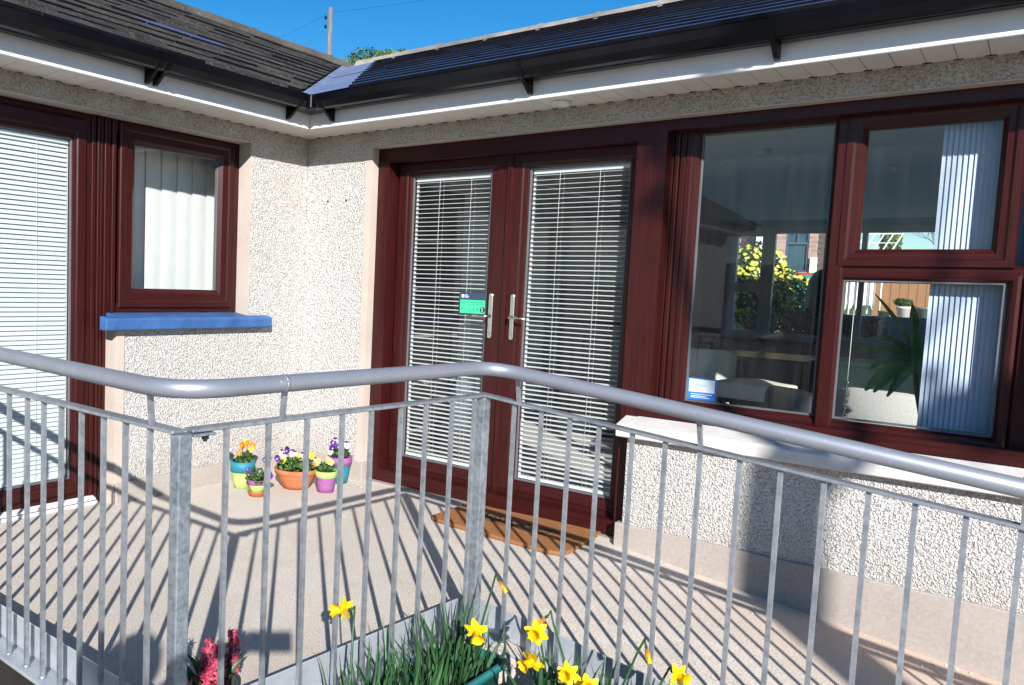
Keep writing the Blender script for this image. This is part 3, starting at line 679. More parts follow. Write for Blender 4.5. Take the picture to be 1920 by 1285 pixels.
# blue and white sticker bottom left of fixed light
dS=FB-.0208
rect(mB,2.512,2.648,.7585,.8655,dS,M['stblue'],'sticker',W); rect(mB,2.519,2.641,.7965,.8595,dS+.001,M['stwhite'],'sticker_panel',W)
for k in range(13):
    a=R(60+k*22); disc(mB,2.552+.026*math.cos(a),.829+.020*math.sin(a),.0022,dS+.0021,M['stblue'],'sticker_dot',W,8)
b=MB()
sq=[(2.548,.826),(2.556,.838),(2.561,.826),(2.568,.836),(2.575,.828),(2.582,.834),(2.590,.829),(2.600,.832)]
for p_,q_ in zip(sq,sq[1:]): b.bar(mB(p_[0],dS+.0022,p_[1]),mB(q_[0],dS+.0022,q_[1]),.0018,.0006,(0,1,0))
b.build('sticker_script',M['stblue'],W)
for i,(zz,l_) in enumerate(((.786,.10),(.777,.075),(.770,.09))): rect(mB,2.53,2.53+l_,zz-.0014,zz+.0014,dS+.001,M['stwhite'],'sticker_line',W)
# concrete sill of the main window
b=MB()
prf=[(0,.155,.560),(0,-.045,.555),(0,-.060,.560),(0,-.062,.612),(0,-.052,.622),(0,.10,.662),(0,.155,.664)]
b.prism(prf,(2.255,0,0),(5.2,0,0)); S_=b.build('window_sill',M['sill'],H,bevel=.004,seg=2)
t=thing('sill_dish','small dark round dish with a pale top on the white sill at the right edge','dish',(3.875,-.015,.628))
b=MB(); b.lathe((3.875,-.015,.628),[(0,0),(.022,0),(.040,.010),(.042,.014),(.036,.014),(.022,.008),(0,.008)],24); b.build('dish',M['gut'],t)
b=MB(); b.lathe((3.875,-.015,.637),[(0,0),(.020,0),(.024,.012),(.018,.020),(0,.022)],20); b.build('pebble',M['whitep'],t)
# --- small window and door in the side wing
FA=-.113
b=MB(); b.loop(mA,-1.455,-.5046,1.050,ZH-.004,[(0,FA-.06),(0,FA),(.040,FA),(.045,FA-.004),(.060,FA-.006),(.060,FA-.06)]); WA=b.build('window',M['mahogany'],H)
b=MB(); b.loop(mA,-1.372,-.555,1.085,2.106,[(0,FA-.03),(0,FA+.010),(.006,FA+.016),(.035,FA+.016),(.044,FA+.010),(.084,FA+.006),(.1085,FA-.014),(.1085,FA-.04)]); b.build('sash',M['mahogany'],WA)
b=MB(); b.loop(mA,-1.2665,-.6605,1.1905,2.0005,[(0,FA-.04),(0,FA-.012),(.004,FA-.016),(.004,FA-.04)]); b.build('bead',M['seal'],WA)
pane(mA,WA,-1.2621,-.6662,1.1877,2.0028,FA-.022,seal=False)
b=MB(); b.box(FA+.001,FA+.010,-1.28,-1.235,1.060,1.068); b.build('drain_cap',M['mahogany'],WA,bevel=.003); b=MB(); b.box(FA+.001,FA+.010,-.80,-.755,1.060,1.068); b.build('drain_cap',M['mahogany'],WA,bevel=.003)
b=MB(); b.prism([(.0,0,.970),(.055,0,.968),(.068,0,.972),(.070,0,1.022),(.060,0,1.036),(.0,0,1.0436)],(0,-1.552,0),(0,-.352,0)); b.prism([(-.13,0,.975),(.001,0,.972),(.001,0,1.0432),(-.10,0,1.056),(-.13,0,1.056)],(0,-1.449,0),(0,-.5056,0)); b.build('window_sill',M['bluepaint'],H,bevel=.005,seg=2)
# cover posts between door and small window
b=MB()
for y0,y1,d,z0 in ((-1.543,-1.520,.012,0),(-1.515,-1.500,.022,0),(-1.492,-1.474,.012,0),(-1.470,-1.4525,.019,0)): b.box(FA-.02,FA+d,y0,y1,z0,ZH-.006,2)
for y0,y1,d,z0 in ((-1.4515,-1.428,.010,1.056),(-1.424,-1.4,.020,1.056)): b.box(FA-.02,FA+d,y0,y1,z0,ZH-.006,2)
b.build('cover_trim',M['mahogany'],H,bevel=.003)
b=MB(); b.loop(mA,-3.55,-1.5435,.028,ZH-.005,[(0,FA-.06),(0,FA),(.03,FA),(.034,FA-.005),(.046,FA-.006),(.046,FA-.06)]); b.build('door_frame',M['mahogany'],H)
DA=leafdoor(mA,H,-2.56,-1.578,.075,2.075,.085,.080,.158,1.9684,FA+.016)
leaf2=leafdoor(mA,H,-3.52,-2.565,.075,2.075,.085,.080,.158,1.9684,FA+.016)
pane(mA,DA,-2.475,-1.658,.158,1.9684,FA-.010); pane(mA,leaf2,-3.435,-2.645,.158,1.9684,FA-.010)
venetian(mA,DA,-2.468,-1.664,.163,1.962,FA-.030,.0245,.027,R(62),M['slatclosed'],(-1.84,-2.3)); venetian(mA,leaf2,-3.43,-2.65,.163,1.962,FA-.030,.0245,.027,R(62),M['slatclosed'],(-2.85,-3.2))
b=MB(); b.prism([(-.14,0,.0),(-.078,0,.0),(-.076,0,.010),(-.09,0,.018),(-.14,0,.022)],(0,-3.6,0),(0,-1.50,0)); b.prism([(-.105,0,.030),(-.066,0,.026),(-.066,0,.034),(-.105,0,.044)],(0,-3.6,0),(0,-1.52,0)); b.build('threshold',M['upvc'],H)
b=MB(); b.box(.5655,2.262,.02,.17,-.02,.012); b.build('threshold',M['plinth'],H)
for (x_,z_) in ((.20,1.80),(.36,1.80)):
    b=MB(); b.lathe((0,0,0),[(0,0),(.006,0),(.006,.004),(0,.004)],8); bmesh.ops.rotate(b.b,verts=b.b.verts,matrix=Matrix.Rotation(R(90),3,'X')); bmesh.ops.translate(b.b,verts=b.b.verts,vec=(x_,-.004,z_)); b.build('screw_plug',M['dark'],H)
# ------------------------------------------------------------------ interior shell of the house
b=MB()
b.box(-.35,-.301,.3,8.7,-.05,2.4); b.box(6.0,6.1,.3,8.7,-.05,2.4)     # side walls of dining room
b.build('interior_wall',M['intwall'],H)
b=MB()   # far wall with window openings at y=8.7
Y0,Y1=8.7,8.92
b.box(-.4,.30,Y0,Y1,-.05,2.35); b.box(.30,6.1,Y0,Y1,2.235,2.35); b.box(.30,6.1,Y0,Y1,-.05,.755); b.box(3.3,4.2,Y0,Y1,.755,2.235); b.box(5.6,6.1,Y0,Y1,.755,2.235)
b.build('interior_wall',M['intwall'],H)
b=MB(); b.box(-.301,6.0,.3,8.7,2.345,2.40); b.build('ceiling',M['ceil'],H)
b=MB(); b.box(-.301,6.0,.2,8.7,-.12,-.03); b.build('room_floor',M['intfloor'],H)
b=MB()  # room behind side wing
b.box(-3.6,-3.5,-4.5,.2,-.05,2.4); b.box(-3.6,-.305,-.02,.08,-.05,2.4); b.box(-3.6,-.305,-4.5,-4.4,-.05,2.4); b.box(-3.6,-.305,-4.5,.2,2.345,2.40); b.box(-3.6,-.305,-4.5,.2,-.12,-.03)
b.build('interior_wall',M['intwall'],H)
# far window frames, white
b=MB()
for x0,x1 in ((.30,.34),(.675,.73),(.755,.84),(1.9,1.96)): b.box(x0,x1,Y0-.02,Y0+.06,.755,2.235,2)
b.box(.34,.675,Y0-.018,Y0+.058,2.165,2.235); b.box(.34,.675,Y0-.018,Y0+.058,1.36,1.50); b.box(.34,.675,Y0-.018,Y0+.058,.755,.80); b.box(.73,.755,Y0-.018,Y0+.04,.755,2.235,2)
b.box(.84,1.9,Y0-.018,Y0+.058,.755,.79); b.box(.84,1.9,Y0-.018,Y0+.058,2.2,2.235); b.box(1.96,3.3,Y0-.018,Y0+.058,.755,.79); b.box(1.96,3.3,Y0-.018,Y0+.058,2.2,2.235)
b.box(3.24,3.3,Y0-.02,Y0+.06,.79,2.2,2); b.box(.25,3.35,Y0-.16,Y0-.02,.72,.755)
b.box(4.2,4.26,Y0-.02,Y0+.06,.755,2.235,2); b.box(5.54,5.6,Y0-.02,Y0+.06,.755,2.235,2)
FW=b.build('window',M['upvc'],H)
pane(lambda s,d,z:(s,Y0+.03-d,z),FW,.34,3.24,.79,2.2,0,M['glassfar'],False); pane(lambda s,d,z:(s,Y0+.03-d,z),FW,4.26,5.54,.79,2.2,0,M['glassfar'],False)
# ================================================================== RAILING
RL=thing('railing','galvanised steel railing with fat silver handrail around landing and ramp','railing',(2.216,-2.69,0))
P1=Vector((2.216,-2.69,0)); P2=Vector((2.312,-1.42,0)); X3=6.2
def bz3(x): return .885-.095*(x-2.312)
def hz3(x): return .994-.1036*(x-2.36)
def arc(p0,pc,p1,r,n=9):
    a=(p0-pc).normalized(); c=(p1-pc).normalized(); A=pc+a*r; B_=pc+c*r
    return [ (1-t)**2*A+2*t*(1-t)*pc+t*t*B_ for t in [i/n for i in range(n+1)]]
H0=Vector((-2.6,-2.60,.992)); H1=Vector((2.272,-2.742,.992)); H2=Vector((2.372,-1.478,.992)); H3=Vector((X3,-1.47,hz3(X3)))
pts=[H0,Vector((0,-2.655,.992)),Vector((1.2,-2.680,.992))]+arc(H0+Vector((0,-.07,0)),H1,H2,.15)+arc(H1,H2,H3,.13)+[Vector((3,-1.472,hz3(3))),H3]
b=MB(); b.tube(pts,.0238,22); b.build('handrail',M['silver'],RL)
# welded sleeve on the rail
ps=H1+(H2-H1).normalized()*.325; dv=(H2-H1).normalized()
b=MB(); b.tube([ps-dv*.004,ps+dv*.004],.0250,22); b.bar(ps-dv*.03+Vector((.0235,0,.006)),ps+Vector((.0235,0,.006)),.002,.012); b.build('rail_joint',M['galv'],RL)
ZB=.882
s1a=Vector((-2.6,-2.655,ZB)); s1b=Vector((2.216,-2.700,ZB))
b=MB(); b.bar(s1a,s1b+Vector((.004,0,0)),.040,.010); b.build('top_bar',M['galv'],RL,bevel=.002)
b=MB(); a_=Vector((P1.x,P1.y+.022,ZB+.0)); b.bar(a_+Vector((0,.0,0)),Vector((P2.x,P2.y-.0,ZB)),.040,.010); b.build('top_bar',M['galv'],RL,bevel=.002)
b=MB(); b.bar(Vector((P2.x-.012,P2.y,bz3(P2.x))),Vector((X3,-1.42,bz3(X3))),.040,.010); b.build('top_bar',M['galv'],RL,bevel=.002)
# bolted lap plate at the first post
b=MB(); dv2=(P2-P1).normalized(); pp=Vector((P1.x,P1.y,ZB-.012))+dv2*.055; b.bar(pp-dv2*.03,pp+dv2*.035,.045,.008); b.build('lap_plate',M['galvpost'],RL,bevel=.002)
b=MB(); q0=pp+dv2*.012+Vector((.006,0,-.004)); b.tube([q0,q0-Vector((0,0,.010))],.010,6,True,False); b.tube([q0-Vector((0,0,.010)),q0-Vector((0,0,.016))],.0055,8); b.build('bolt',M['dark'],RL)
def post(p,zt,rot,zb=-.03):
    b=MB(); h=.020
    for sx,sy in ((0,0),):
        c=[(-h,-h),(h,-h),(h,h),(-h,h)]; cs,sn=math.cos(rot),math.sin(rot)
        q_=[(p.x+x*cs-y*sn,p.y+x*sn+y*cs) for x,y in c]
        b.hexa([(x,y,zb) for x,y in q_]+[(x,y,zt) for x,y in q_],2)
    return b.build('post',M['galvpost'],RL,bevel=.004,seg=2)
post(P1,ZB-.006,R(-4)); post(P2,ZB-.006,R(-4)); post(Vector((4.55,-1.42,0)),bz3(4.55)-.006,0,rz(4.55)-.05); post(Vector((-.6,-2.672,0)),ZB-.006,0)
def balus(p,zt,zb,rot=0,w_=.0125):
    b=MB(); h=w_/2; cs,sn=math.cos(rot),math.sin(rot); c=[(-h,-h),(h,-h),(h,h),(-h,h)]
    q_=[(p[0]+x*cs-y*sn,p[1]+x*sn+y*cs) for x,y in c]
    b.hexa([(x,y,zb) for x,y in q_]+[(x,y,zt) for x,y in q_],2)
    # weld bead at the foot
    b.lathe((p[0],p[1],zb-.001),[(.0,0),(.012,0),(.010,.004),(.0075,.008),(.006,.008)],8)
    b.build('baluster',M['galv'],RL)
xs=[2.097,1.985,1.878,1.762,1.649,1.545,1.442,1.322]; x=1.21
while x>-.55: xs.append(x); x-=.112
while x>-2.6: xs.append(x); x-=.112
for x in xs: balus((x,-2.700+ (2.216-x)*.0093),ZB-.004,.004,R(-2))
ys=[-2.56,-2.42,-2.28,-2.14,-2.015,-1.878,-1.753,-1.613,-1.487]
for y in ys:
    t=(y+2.69)/1.27; balus((P1.x+.096*t+.01,y),ZB-.004,.004,R(-4))
xs=[2.440,2.546,2.652,2.755,2.867,2.972,3.077,3.189,3.299,3.409,3.514,3.618,3.724,3.832]; x=3.94
while x<6.1:
    if abs(x-4.55)>.04: xs.append(x)
    x+=.108
for x in xs: balus((x,-1.42),bz3(x)-.004,rz(x)+.010)
# stubs carrying the handrail
def stub(x,y,z0,hx,hy,z1):
    b=MB(); b.bar((x,y,z0),(hx,hy,z1),.0125,.0125,(0,1,0)); b.build('stub',M['galv'],RL)
stub(2.118,-2.708,ZB,2.118,-2.716,.975); stub(2.262,-2.385,ZB,2.285,-2.40,.975); stub(2.462,-1.428,bz3(2.46),2.463,-1.448,hz3(2.46)-.02)
stub(3.077,-1.42,bz3(3.08),3.08,-1.462,hz3(3.08)-.02); stub(3.835,-1.42,bz3(3.83),3.835,-1.462,hz3(3.83)-.02); stub(.9,-2.69,ZB,.9,-2.68,.975); stub(-.4,-2.67,ZB,-.4,-2.66,.975); stub(4.9,-1.42,bz3(4.9),4.9,-1.462,hz3(4.9)-.02)
# toe plates and footing flats
def toe(a,c,za,zc,h=.115,nrm=None):
    a=Vector((a[0],a[1],0)); c=Vector((c[0],c[1],0)); nrm=Vector(nrm)
    b=MB(); t=.006
    b.hexa([a+Vector((0,0,za+.010)),a+nrm*t+Vector((0,0,za+.010)),c+nrm*t+Vector((0,0,zc+.010)),c+Vector((0,0,zc+.010)),a+Vector((0,0,za+h)),a+nrm*t+Vector((0,0,za+h)),c+nrm*t+Vector((0,0,zc+h)),c+Vector((0,0,zc+h))],0)
    b.build('toe_plate',M['galvplate'],RL,bevel=.0015)
    b=MB(); w_=.075
    b.hexa([a-nrm*.006+Vector((0,0,za-.008)),a+nrm*w_+Vector((0,0,za-.008)),c+nrm*w_+Vector((0,0,zc-.008)),c-nrm*.006+Vector((0,0,zc-.008)),a-nrm*.006+Vector((0,0,za+.003)),a+nrm*w_+Vector((0,0,za+.003)),c+nrm*w_+Vector((0,0,zc+.003)),c-nrm*.006+Vector((0,0,zc+.003))],0)
    b.build('base_flat',M['galvplate'],RL,bevel=.0015)
toe((-2.6,-2.610),(2.165,-2.652),0,0,.115,(0,-1,0)); toe((2.178,-2.650),(2.262,-1.368),0,0,.115,(1,-.065,0)); toe((2.268,-1.366),(X3,-1.366),0.0-.006,rz(X3),.115,(0,-1,0))
# ================================================================== DOORMAT
b=MB(); cr=[(1.40,-.385),(1.48,-.40),(2.10,-.425),(2.17,-.40),(2.185,-.34),(2.16,.095),(1.40,.02),(1.375,-.05),(1.375,-.35)]
cr=[(x,y-.0) for x,y in cr]
b.prism([(x,y,0) for x,y in cr],(0,0,.002),(0,0,.022)); DM=b.build('doormat',M['coir'],bevel=.004); tag(DM,'orange coir doormat with dark scroll print lying before the French doors','doormat')
b=MB()
def stroke(pl,w_=.007):
    for p_,q_ in zip(pl,pl[1:]):
        b.bar((p_[0],p_[1],.0228),(q_[0],q_[1],.0228),w_,.0022)
for k in range(5):
    x0=1.56+k*.095; y0=-.165-.004*k
    stroke([(x0+.05*math.cos(t*.5+k)*(1-t/26),y0+.04*math.sin(t*.55)+t*.002) for t in range(18)],.010)
stroke([(1.50+i*.03,-.14+.022*math.sin(i*.9)) for i in range(19)],.013); stroke([(1.52+i*.028,-.215+.014*math.sin(i*1.3+1)) for i in range(18)],.005)
ob=b.build('print',M['coirblack'],DM)
b=MB()
for i in range(90):
    x_=rnd.choice((rnd.uniform(2.9,4.4),rnd.uniform(3.2,3.9),rnd.uniform(.2,2.2))); y_=-.03-abs(rnd.gauss(0,.13)); z_=rz(x_)+.002; r_=rnd.uniform(.0022,.0055)
    if x_<2.3 and y_>-.03: y_=-.05
    vs=[b.b.verts.new((x_+r_*math.cos(a)*rnd.uniform(.6,1.2),y_+r_*math.sin(a)*rnd.uniform(.6,1.2),z_+(r_ if k%2 else 0))) for k,a in enumerate([q*math.pi/3 for q in range(6)])]
    tp=b.b.verts.new((x_,y_,z_+r_*1.3))
    for k in range(6): b.face([vs[k],vs[(k+1)%6],tp])
o=b.build('loose_chippings',M['whitep']); tag(o,'white render chips scattered along the foot of the wall','chippings',None,'stuff')
# ================================================================== POTS AND PANSIES
def pot(name,label,c,prof,bands,cat='plant pot',extra=None):
    t=thing(name,label,cat,(c[0],c[1],0),'painted pots of pansies in the corner')
    for nm,m,z0,z1 in bands:
        pr=[(r,z) for r,z in prof if z0-1e-6<=z<=z1+1e-6]
        # interpolate ends
        def rad(z):
            for (ra,za),(rb,zb_) in zip(prof,prof[1:]):
                if za<=z<=zb_ and zb_>za: return ra+(rb-ra)*(z-za)/(zb_-za)
            return prof[-1][0]
        if not pr or pr[0][1]>z0+1e-6: pr=[(rad(z0),z0)]+pr
        if pr[-1][1]<z1-1e-6: pr=pr+[(rad(z1),z1)]
        b=MB(); n=30; top=abs(z1-prof[-1][1])<1e-6
        rings=pr[:]
        if top: rings=rings+[(pr[-1][0]-.007,z1),(pr[-1][0]-.012,z1-.03)]
        b.lathe((c[0],c[1],0),rings,n); b.build(nm,m,t)
    b=MB(); b.lathe((c[0],c[1],0),[(.0,prof[-1][1]-.025),(prof[-1][0]-.010,prof[-1][1]-.025),(prof[-1][0]-.010,prof[-1][1]-.018),(0,prof[-1][1]-.015)],20); b.build('compost',M['soil'],t)
    return t
def blade(b,base,tip,wid,bend,n=5,up_=Vector((0,0,1)),fold=.25):
    base=Vector(base); tip=Vector(tip); d=tip-base; side=d.cross(Vector((rnd.uniform(-1,1),rnd.uniform(-1,1),.3))).normalized(); bd=Vector(bend)
    pl=pr=pm=None
    for i in range(n+1):
        t=i/n; p=base+d*t+bd*(t*(1-t))*4*.25; w_=wid*(1-t**2.2)*(.55+.45*min(1,t*4)); w_=max(w_,.0002)
        nrm=side.cross(d).normalized()*w_*fold
        l=b.b.verts.new(p-side*w_/2+nrm); m_=b.b.verts.new(p); r_=b.b.verts.new(p+side*w_/2+nrm)
        if pl: b.face([pl,pm,m_,l],None,True); b.face([pm,pr,r_,m_],None,True)
        pl,pm,pr=l,m_,r_
def leafdot(b,c,r,nrm,elong=1.3):
    nrm=Vector(nrm).normalized(); u=nrm.cross(Vector((rnd.random(),rnd.random(),rnd.random()+.1))).normalized(); v_=nrm.cross(u)
    ring=[b.b.verts.new(Vector(c)+u*math.cos(a)*r*elong+v_*math.sin(a)*r*(.75+.25*math.cos(a))+nrm*r*.18*math.cos(2*a)) for a in [k*math.pi/4 for k in range(8)]]
    b.face(ring,None,True)
def pansy(b,c,r,nrm,m1,m2,m3):
    c=Vector(c); nrm=Vector(nrm).normalized(); upv=(Vector((0,0,1))-nrm*nrm.z).normalized(); sd=nrm.cross(upv)
    for i,(a,rr,mt) in enumerate(((65,.62,m1),(115,.62,m1),(5,.55,m2),(175,.55,m2),(270,.66,m2))):
        d=sd*math.cos(R(a))+upv*math.sin(R(a)); cc=c+d*r*.5-nrm*(.0022*(2-i*.5)); b.mat(mt)
        u=d; v_=nrm.cross(u)
        ring=[b.b.verts.new(cc+u*math.cos(t)*r*rr+v_*math.sin(t)*r*rr*1.05+nrm*(r*.10*math.sin(3*t+i))) for t in [k*math.pi/5 for k in range(10)]]
        b.face(ring,None,False)
    b.mat(m3); cc=c+nrm*.003-upv*r*.12
    b.face([b.b.verts.new(cc+(sd*math.cos(t)+upv*math.sin(t))*r*.27) for t in [k*math.pi/3 for k in range(6)]])
def pansyplant(name,label,c,rx,z0,h,flowers,nleaf=90,rleaf=.011):
    t=thing(name,label,'pansies',(c[0],c[1],z0),'pansies flowering in the corner pots')
    b=MB(); b.mat(M['leaf'])
    for i in range(nleaf):
        a=rnd.random()*6.283; rr=rx*math.sqrt(rnd.random()); z=z0+h*.75*rnd.random()*(1-.5*(rr/rx)**2)
        leafdot(b,(c[0]+rr*math.cos(a),c[1]+rr*math.sin(a),z),rleaf*rnd.uniform(.7,1.3),(rnd.uniform(-1,1),rnd.uniform(-1,.6),rnd.uniform(.2,1)))
    for i in range(10):
        a=rnd.random()*6.283; b.tube([(c[0],c[1],z0-.02),(c[0]+rx*.5*math.cos(a),c[1]+rx*.5*math.sin(a),z0+h*.5)],.0016,4)
    b.build('foliage',M['leaf'],t,recalc=False)
    vw=(CAM-Vector((c[0],c[1],z0))).normalized()
    for dx,dz,r,cols in flowers:
        sd=Vector((math.cos(YAW),math.sin(YAW),0)); p=Vector((c[0],c[1],z0))+sd*dx+Vector((0,0,dz))+Vector((rnd.uniform(-.01,.02),-rnd.uniform(0,.03),0))
        b=MB(); n=Vector((rnd.uniform(-.1,.9),-1+rnd.uniform(-.2,.2),rnd.uniform(-.1,.5)))
        b.mat(M['leaf']); b.tube([p-Vector((0,0,dz+.01))+sd*(-dx*.6),p-Vector((0,0,.01))-n.normalized()*.008,p-n.normalized()*.002],.0012,4)
        pansy(b,p,r*1.12,n,*[M[q_] for q_ in cols]); b.build('flower',None,t,recalc=False)
OR=('porange','porange','pyellow'); YE=('pyellow','pyellow','porange'); PW=('ppurple','pwhite','pyellow'); CR=('pcream','pcream','pyellow'); VI=('pviolet','pviolet','pyellow'); PB=('pblack','pviolet','pwhite'); OW=('porange','pwhite','porange')
# teal and lime pot (back left)
c=(.18,-.67); pot('plant_pot','tall teal rimmed pot with lime green body beside the wall',c,[(.052,0),(.060,.04),(.068,.095),(.068,.098),(.074,.100),(.078,.165)],[('body',M['lime'],0,.098),('rim',M['teal'],.098,.165)])
pansyplant('pansy_plant','orange and yellow pansies in the teal rimmed pot',c,.065,.155,.085,[(-.085,.075,.019,OW),(-.10,.090,.016,OR),(.0,.112,.018,OR),(.025,.118,.019,YE),(.048,.108,.017,OR),(.012,.10,.016,OR),(-.03,.058,.014,OR),(.055,.085,.015,YE),(.035,.122,.015,OR)],80)
# small pot with saucer
c=(.385,-.735); t=pot('plant_pot','small lime pot with purple rim standing in a terracotta saucer',c,[(.040,.018),(.046,.050),(.052,.066),(.052,.068),(.056,.070),(.058,.098)],[('body',M['lime'],.018,.068),('rim',M['purplep'],.068,.098)])
b=MB(); b.lathe((c[0],c[1],0),[(.0,0),(.046,0),(.056,.026),(.060,.030),(.056,.031),(.045,.012),(0,.010)],28); b.build('saucer',M['terracotta'],t)
pansyplant('pansy_plant','dark violet pansies trailing from the small lime pot',c,.070,.092,.10,[(-.045,.068,.013,VI),(.075,.045,.016,VI),(.085,.030,.014,VI),(.05,.128,.012,PB),(.085,.13,.012,PB),(-.05,.035,.013,VI)],100)
# terracotta bowl
c=(.40,-.425); pot('plant_pot','wide plain terracotta bowl in the middle of the pots',c,[(.080,0),(.098,.030),(.122,.075),(.126,.088),(.126,.0885),(.133,.092),(.137,.125)],[('body',M['terracotta'],0,.0885),('rim',M['terracotta'],.0885,.125)])
pansyplant('pansy_plant','yellow and purple white pansies filling the terracotta bowl',c,.125,.115,.10,[(-.085,.055,.018,YE),(-.065,.058,.018,YE),(.005,.075,.021,YE),(.012,.010,.014,YE),(-.055,.012,.012,YE),(.095,.090,.018,YE),(-.095,.100,.019,PW),(-.055,.118,.020,PB),(-.035,.10,.019,PW),(-.075,.085,.017,PW),(-.005,.098,.014,PW),(.035,.092,.015,PW),(-.02,.038,.013,PW),(.055,.075,.014,OR),(-.11,.06,.017,PB),(.12,.06,.013,PW)],190,.012)
# lime over purple pot
c=(.590,-.36); pot('plant_pot','purple pot with lime green rim in front on the right',c,[(.050,0),(.056,.035),(.062,.088),(.062,.090),(.066,.092),(.068,.130)],[('body',M['purplep'],0,.090),('rim',M['lime'],.090,.130)])
pansyplant('pansy_plant','cream and apricot pansies in the lime rimmed purple pot',c,.06,.125,.085,[(-.045,.055,.017,CR),(-.028,.068,.016,CR),(.012,.072,.018,CR),(.030,.062,.016,CR),(-.06,.040,.013,('pcream','porange','pblack')),(.045,.058,.015,CR)],90)
# purple over teal pot
c=(.497,-.13); pot('plant_pot','teal pot with purple rim nearest the door reveal',c,[(.050,0),(.060,.05),(.070,.115),(.070,.118),(.076,.120),(.080,.170)],[('body',M['teal'],0,.118),('rim',M['purplep'],.118,.170)])
pansyplant('pansy_plant','dark purple and white pansies in the purple rimmed teal pot',c,.06,.165,.11,[(-.045,.095,.020,PB),(-.025,.105,.020,PW),(-.05,.060,.018,('ppurple','ppurple','pwhite')),(-.01,.065,.018,('pviolet','ppurple','pwhite')),(.045,.080,.021,PW),(-.06,.035,.017,PW),(.02,.10,.015,('ppurple','ppurple','pwhite'))],70)
# ================================================================== HYACINTH on the landing
c=(2.03,-2.41); t=thing('hyacinth_plant','deep pink hyacinths with glossy leaves behind the first post','hyacinth',(c[0],c[1],0.02))
for (dx,dy,zt,rr,tl,nf) in ((.0,-.01,.180,.045,.0,60),(-.005,.075,.198,.022,.0,22),(-.155,-.02,.135,.024,.0,22),(.055,-.03,.165,.034,.0,36)):
    b=MB(); b.mat(M['dafleaf']); b.tube([(c[0]+dx*.6,c[1]+dy*.6,.03),(c[0]+dx,c[1]+dy,zt-.01)],.0055,6); b.mat(M['pink'])
    for i in range(nf):
        a=i*2.4+rnd.uniform(-.5,.5); zz=zt-.13*(1-i/nf)+rnd.uniform(-.008,.008); r_=rr*(.7+.5*rnd.random())*(1-.5*(i/nf)**3)
        p=Vector((c[0]+dx,c[1]+dy,zz)); d=Vector((math.cos(a),math.sin(a),rnd.uniform(-.3,.6))).normalized(); e=p+d*r_*.8
        b.tube([p+d*.004,e],[.0025,.004],5)
        for k in range(6):
            an=k*math.pi/3+rnd.uniform(-.2,.2); u=d.cross(Vector((0,0,1))).normalized(); v_=d.cross(u); o_=(u*math.cos(an)+v_*math.sin(an))
            q1=e+o_*.009+d*.004; q2=e+o_*rnd.uniform(.017,.026)-d*rnd.uniform(.0,.012); sdv=d.cross(o_)*.0034
            b.face([b.b.verts.new(e+sdv*.6),b.b.verts.new(e-sdv*.6),b.b.verts.new(q1-sdv),b.b.verts.new(q1+sdv)],None,False); b.face([b.b.verts.new(q1+sdv),b.b.verts.new(q1-sdv),b.b.verts.new(q2)],None,False)
    b.build('flower_spike',None,t,recalc=False)
b=MB(); b.mat(M['dafleaf'])
for i in range(12):
    a=rnd.random()*6.28; L_=rnd.uniform(.10,.15); blade(b,(c[0]+.02*math.cos(a),c[1]+.02*math.sin(a),.02),(c[0]+L_*.85*math.cos(a),c[1]+L_*.85*math.sin(a),.02+L_*.8),.026,(0,0,.06),6)
b.build('leaves',M['dafleaf'],t,recalc=False)
b=MB(); b.lathe((c[0],c[1],.001),[(.0,0),(.055,0),(.070,.045),(.074,.047),(.073,.058),(.066,.058),(.060,.04),(0,.04)],24); hp=b.build('plant_pot',M['charcoal']); tag(hp,'low dark pot of the pink hyacinths on the landing floor','plant pot')
# ================================================================== PLANTERS AND DAFFODILS
def trough(label,x0,x1,y0,y1,zt,h):
    t=thing('planter',label,'planter',((x0+x1)/2,(y0+y1)/2,zt-h))
    def ring(b,ins,z,r=.03,n=4):
        out=[]
        for cx,cy,a0 in ((x1-ins-r,y1-ins-r,0),(x0+ins+r,y1-ins-r,90),(x0+ins+r,y0+ins+r,180),(x1-ins-r,y0+ins+r,270)):
            for k in range(n+1): a=R(a0+90*k/n); out.append(b.b.verts.new((cx+r*math.cos(a),cy+r*math.sin(a),z)))
        return out
    b=MB(); L=[(.022,zt-h),(.012,zt-.03),(.0,zt-.028),(-.006,zt-.024),(-.008,zt-.004),(-.004,zt),(.008,zt),(.012,zt-.006),(.014,zt-.035),(.02,zt-h+.01)]
    rs=[ring(b,i,z) for i,z in L]; n=len(rs[0])
    for i in range(len(rs)-1):
        for k in range(n): b.face([rs[i][k],rs[i][(k+1)%n],rs[i+1][(k+1)%n],rs[i+1][k]],None,True)
    b.face(rs[0][::-1]); b.face(rs[-1]); b.build('trough_body',M['tealpl'],t)
    b=MB(); r_=ring(b,.013,zt-.03); b.face(r_); b.build('compost',M['soil'],t,recalc=False)
    return t
trough('teal plastic trough in the corner outside the railing',2.352,2.532,-2.36,-1.535,.005,.335)
trough('teal plastic trough standing beside the ramp railing',2.66,3.42,-1.72,-1.53,-.015,.315)
def dafleaves(label,x0,x1,y0,y1,z,n,hmin,hmax,lean=(0,0)):
    b=MB(); b.mat(M['dafleaf'])
    for i in range(n):
        x=rnd.uniform(x0,x1); y=rnd.uniform(y0,y1); h=rnd.uniform(hmin,hmax); dx=rnd.gauss(lean[0],.05); dy=rnd.gauss(lean[1],.05)
        blade(b,(x,y,z-.02),(x+dx,y+dy,z+h),rnd.uniform(.009,.017),(rnd.uniform(-.07,.07),rnd.uniform(-.05,.05),.02),6)
    o=b.build('daffodil_foliage',M['dafleaf'],recalc=False); tag(o,label,'daffodil leaves',None,'stuff'); return o
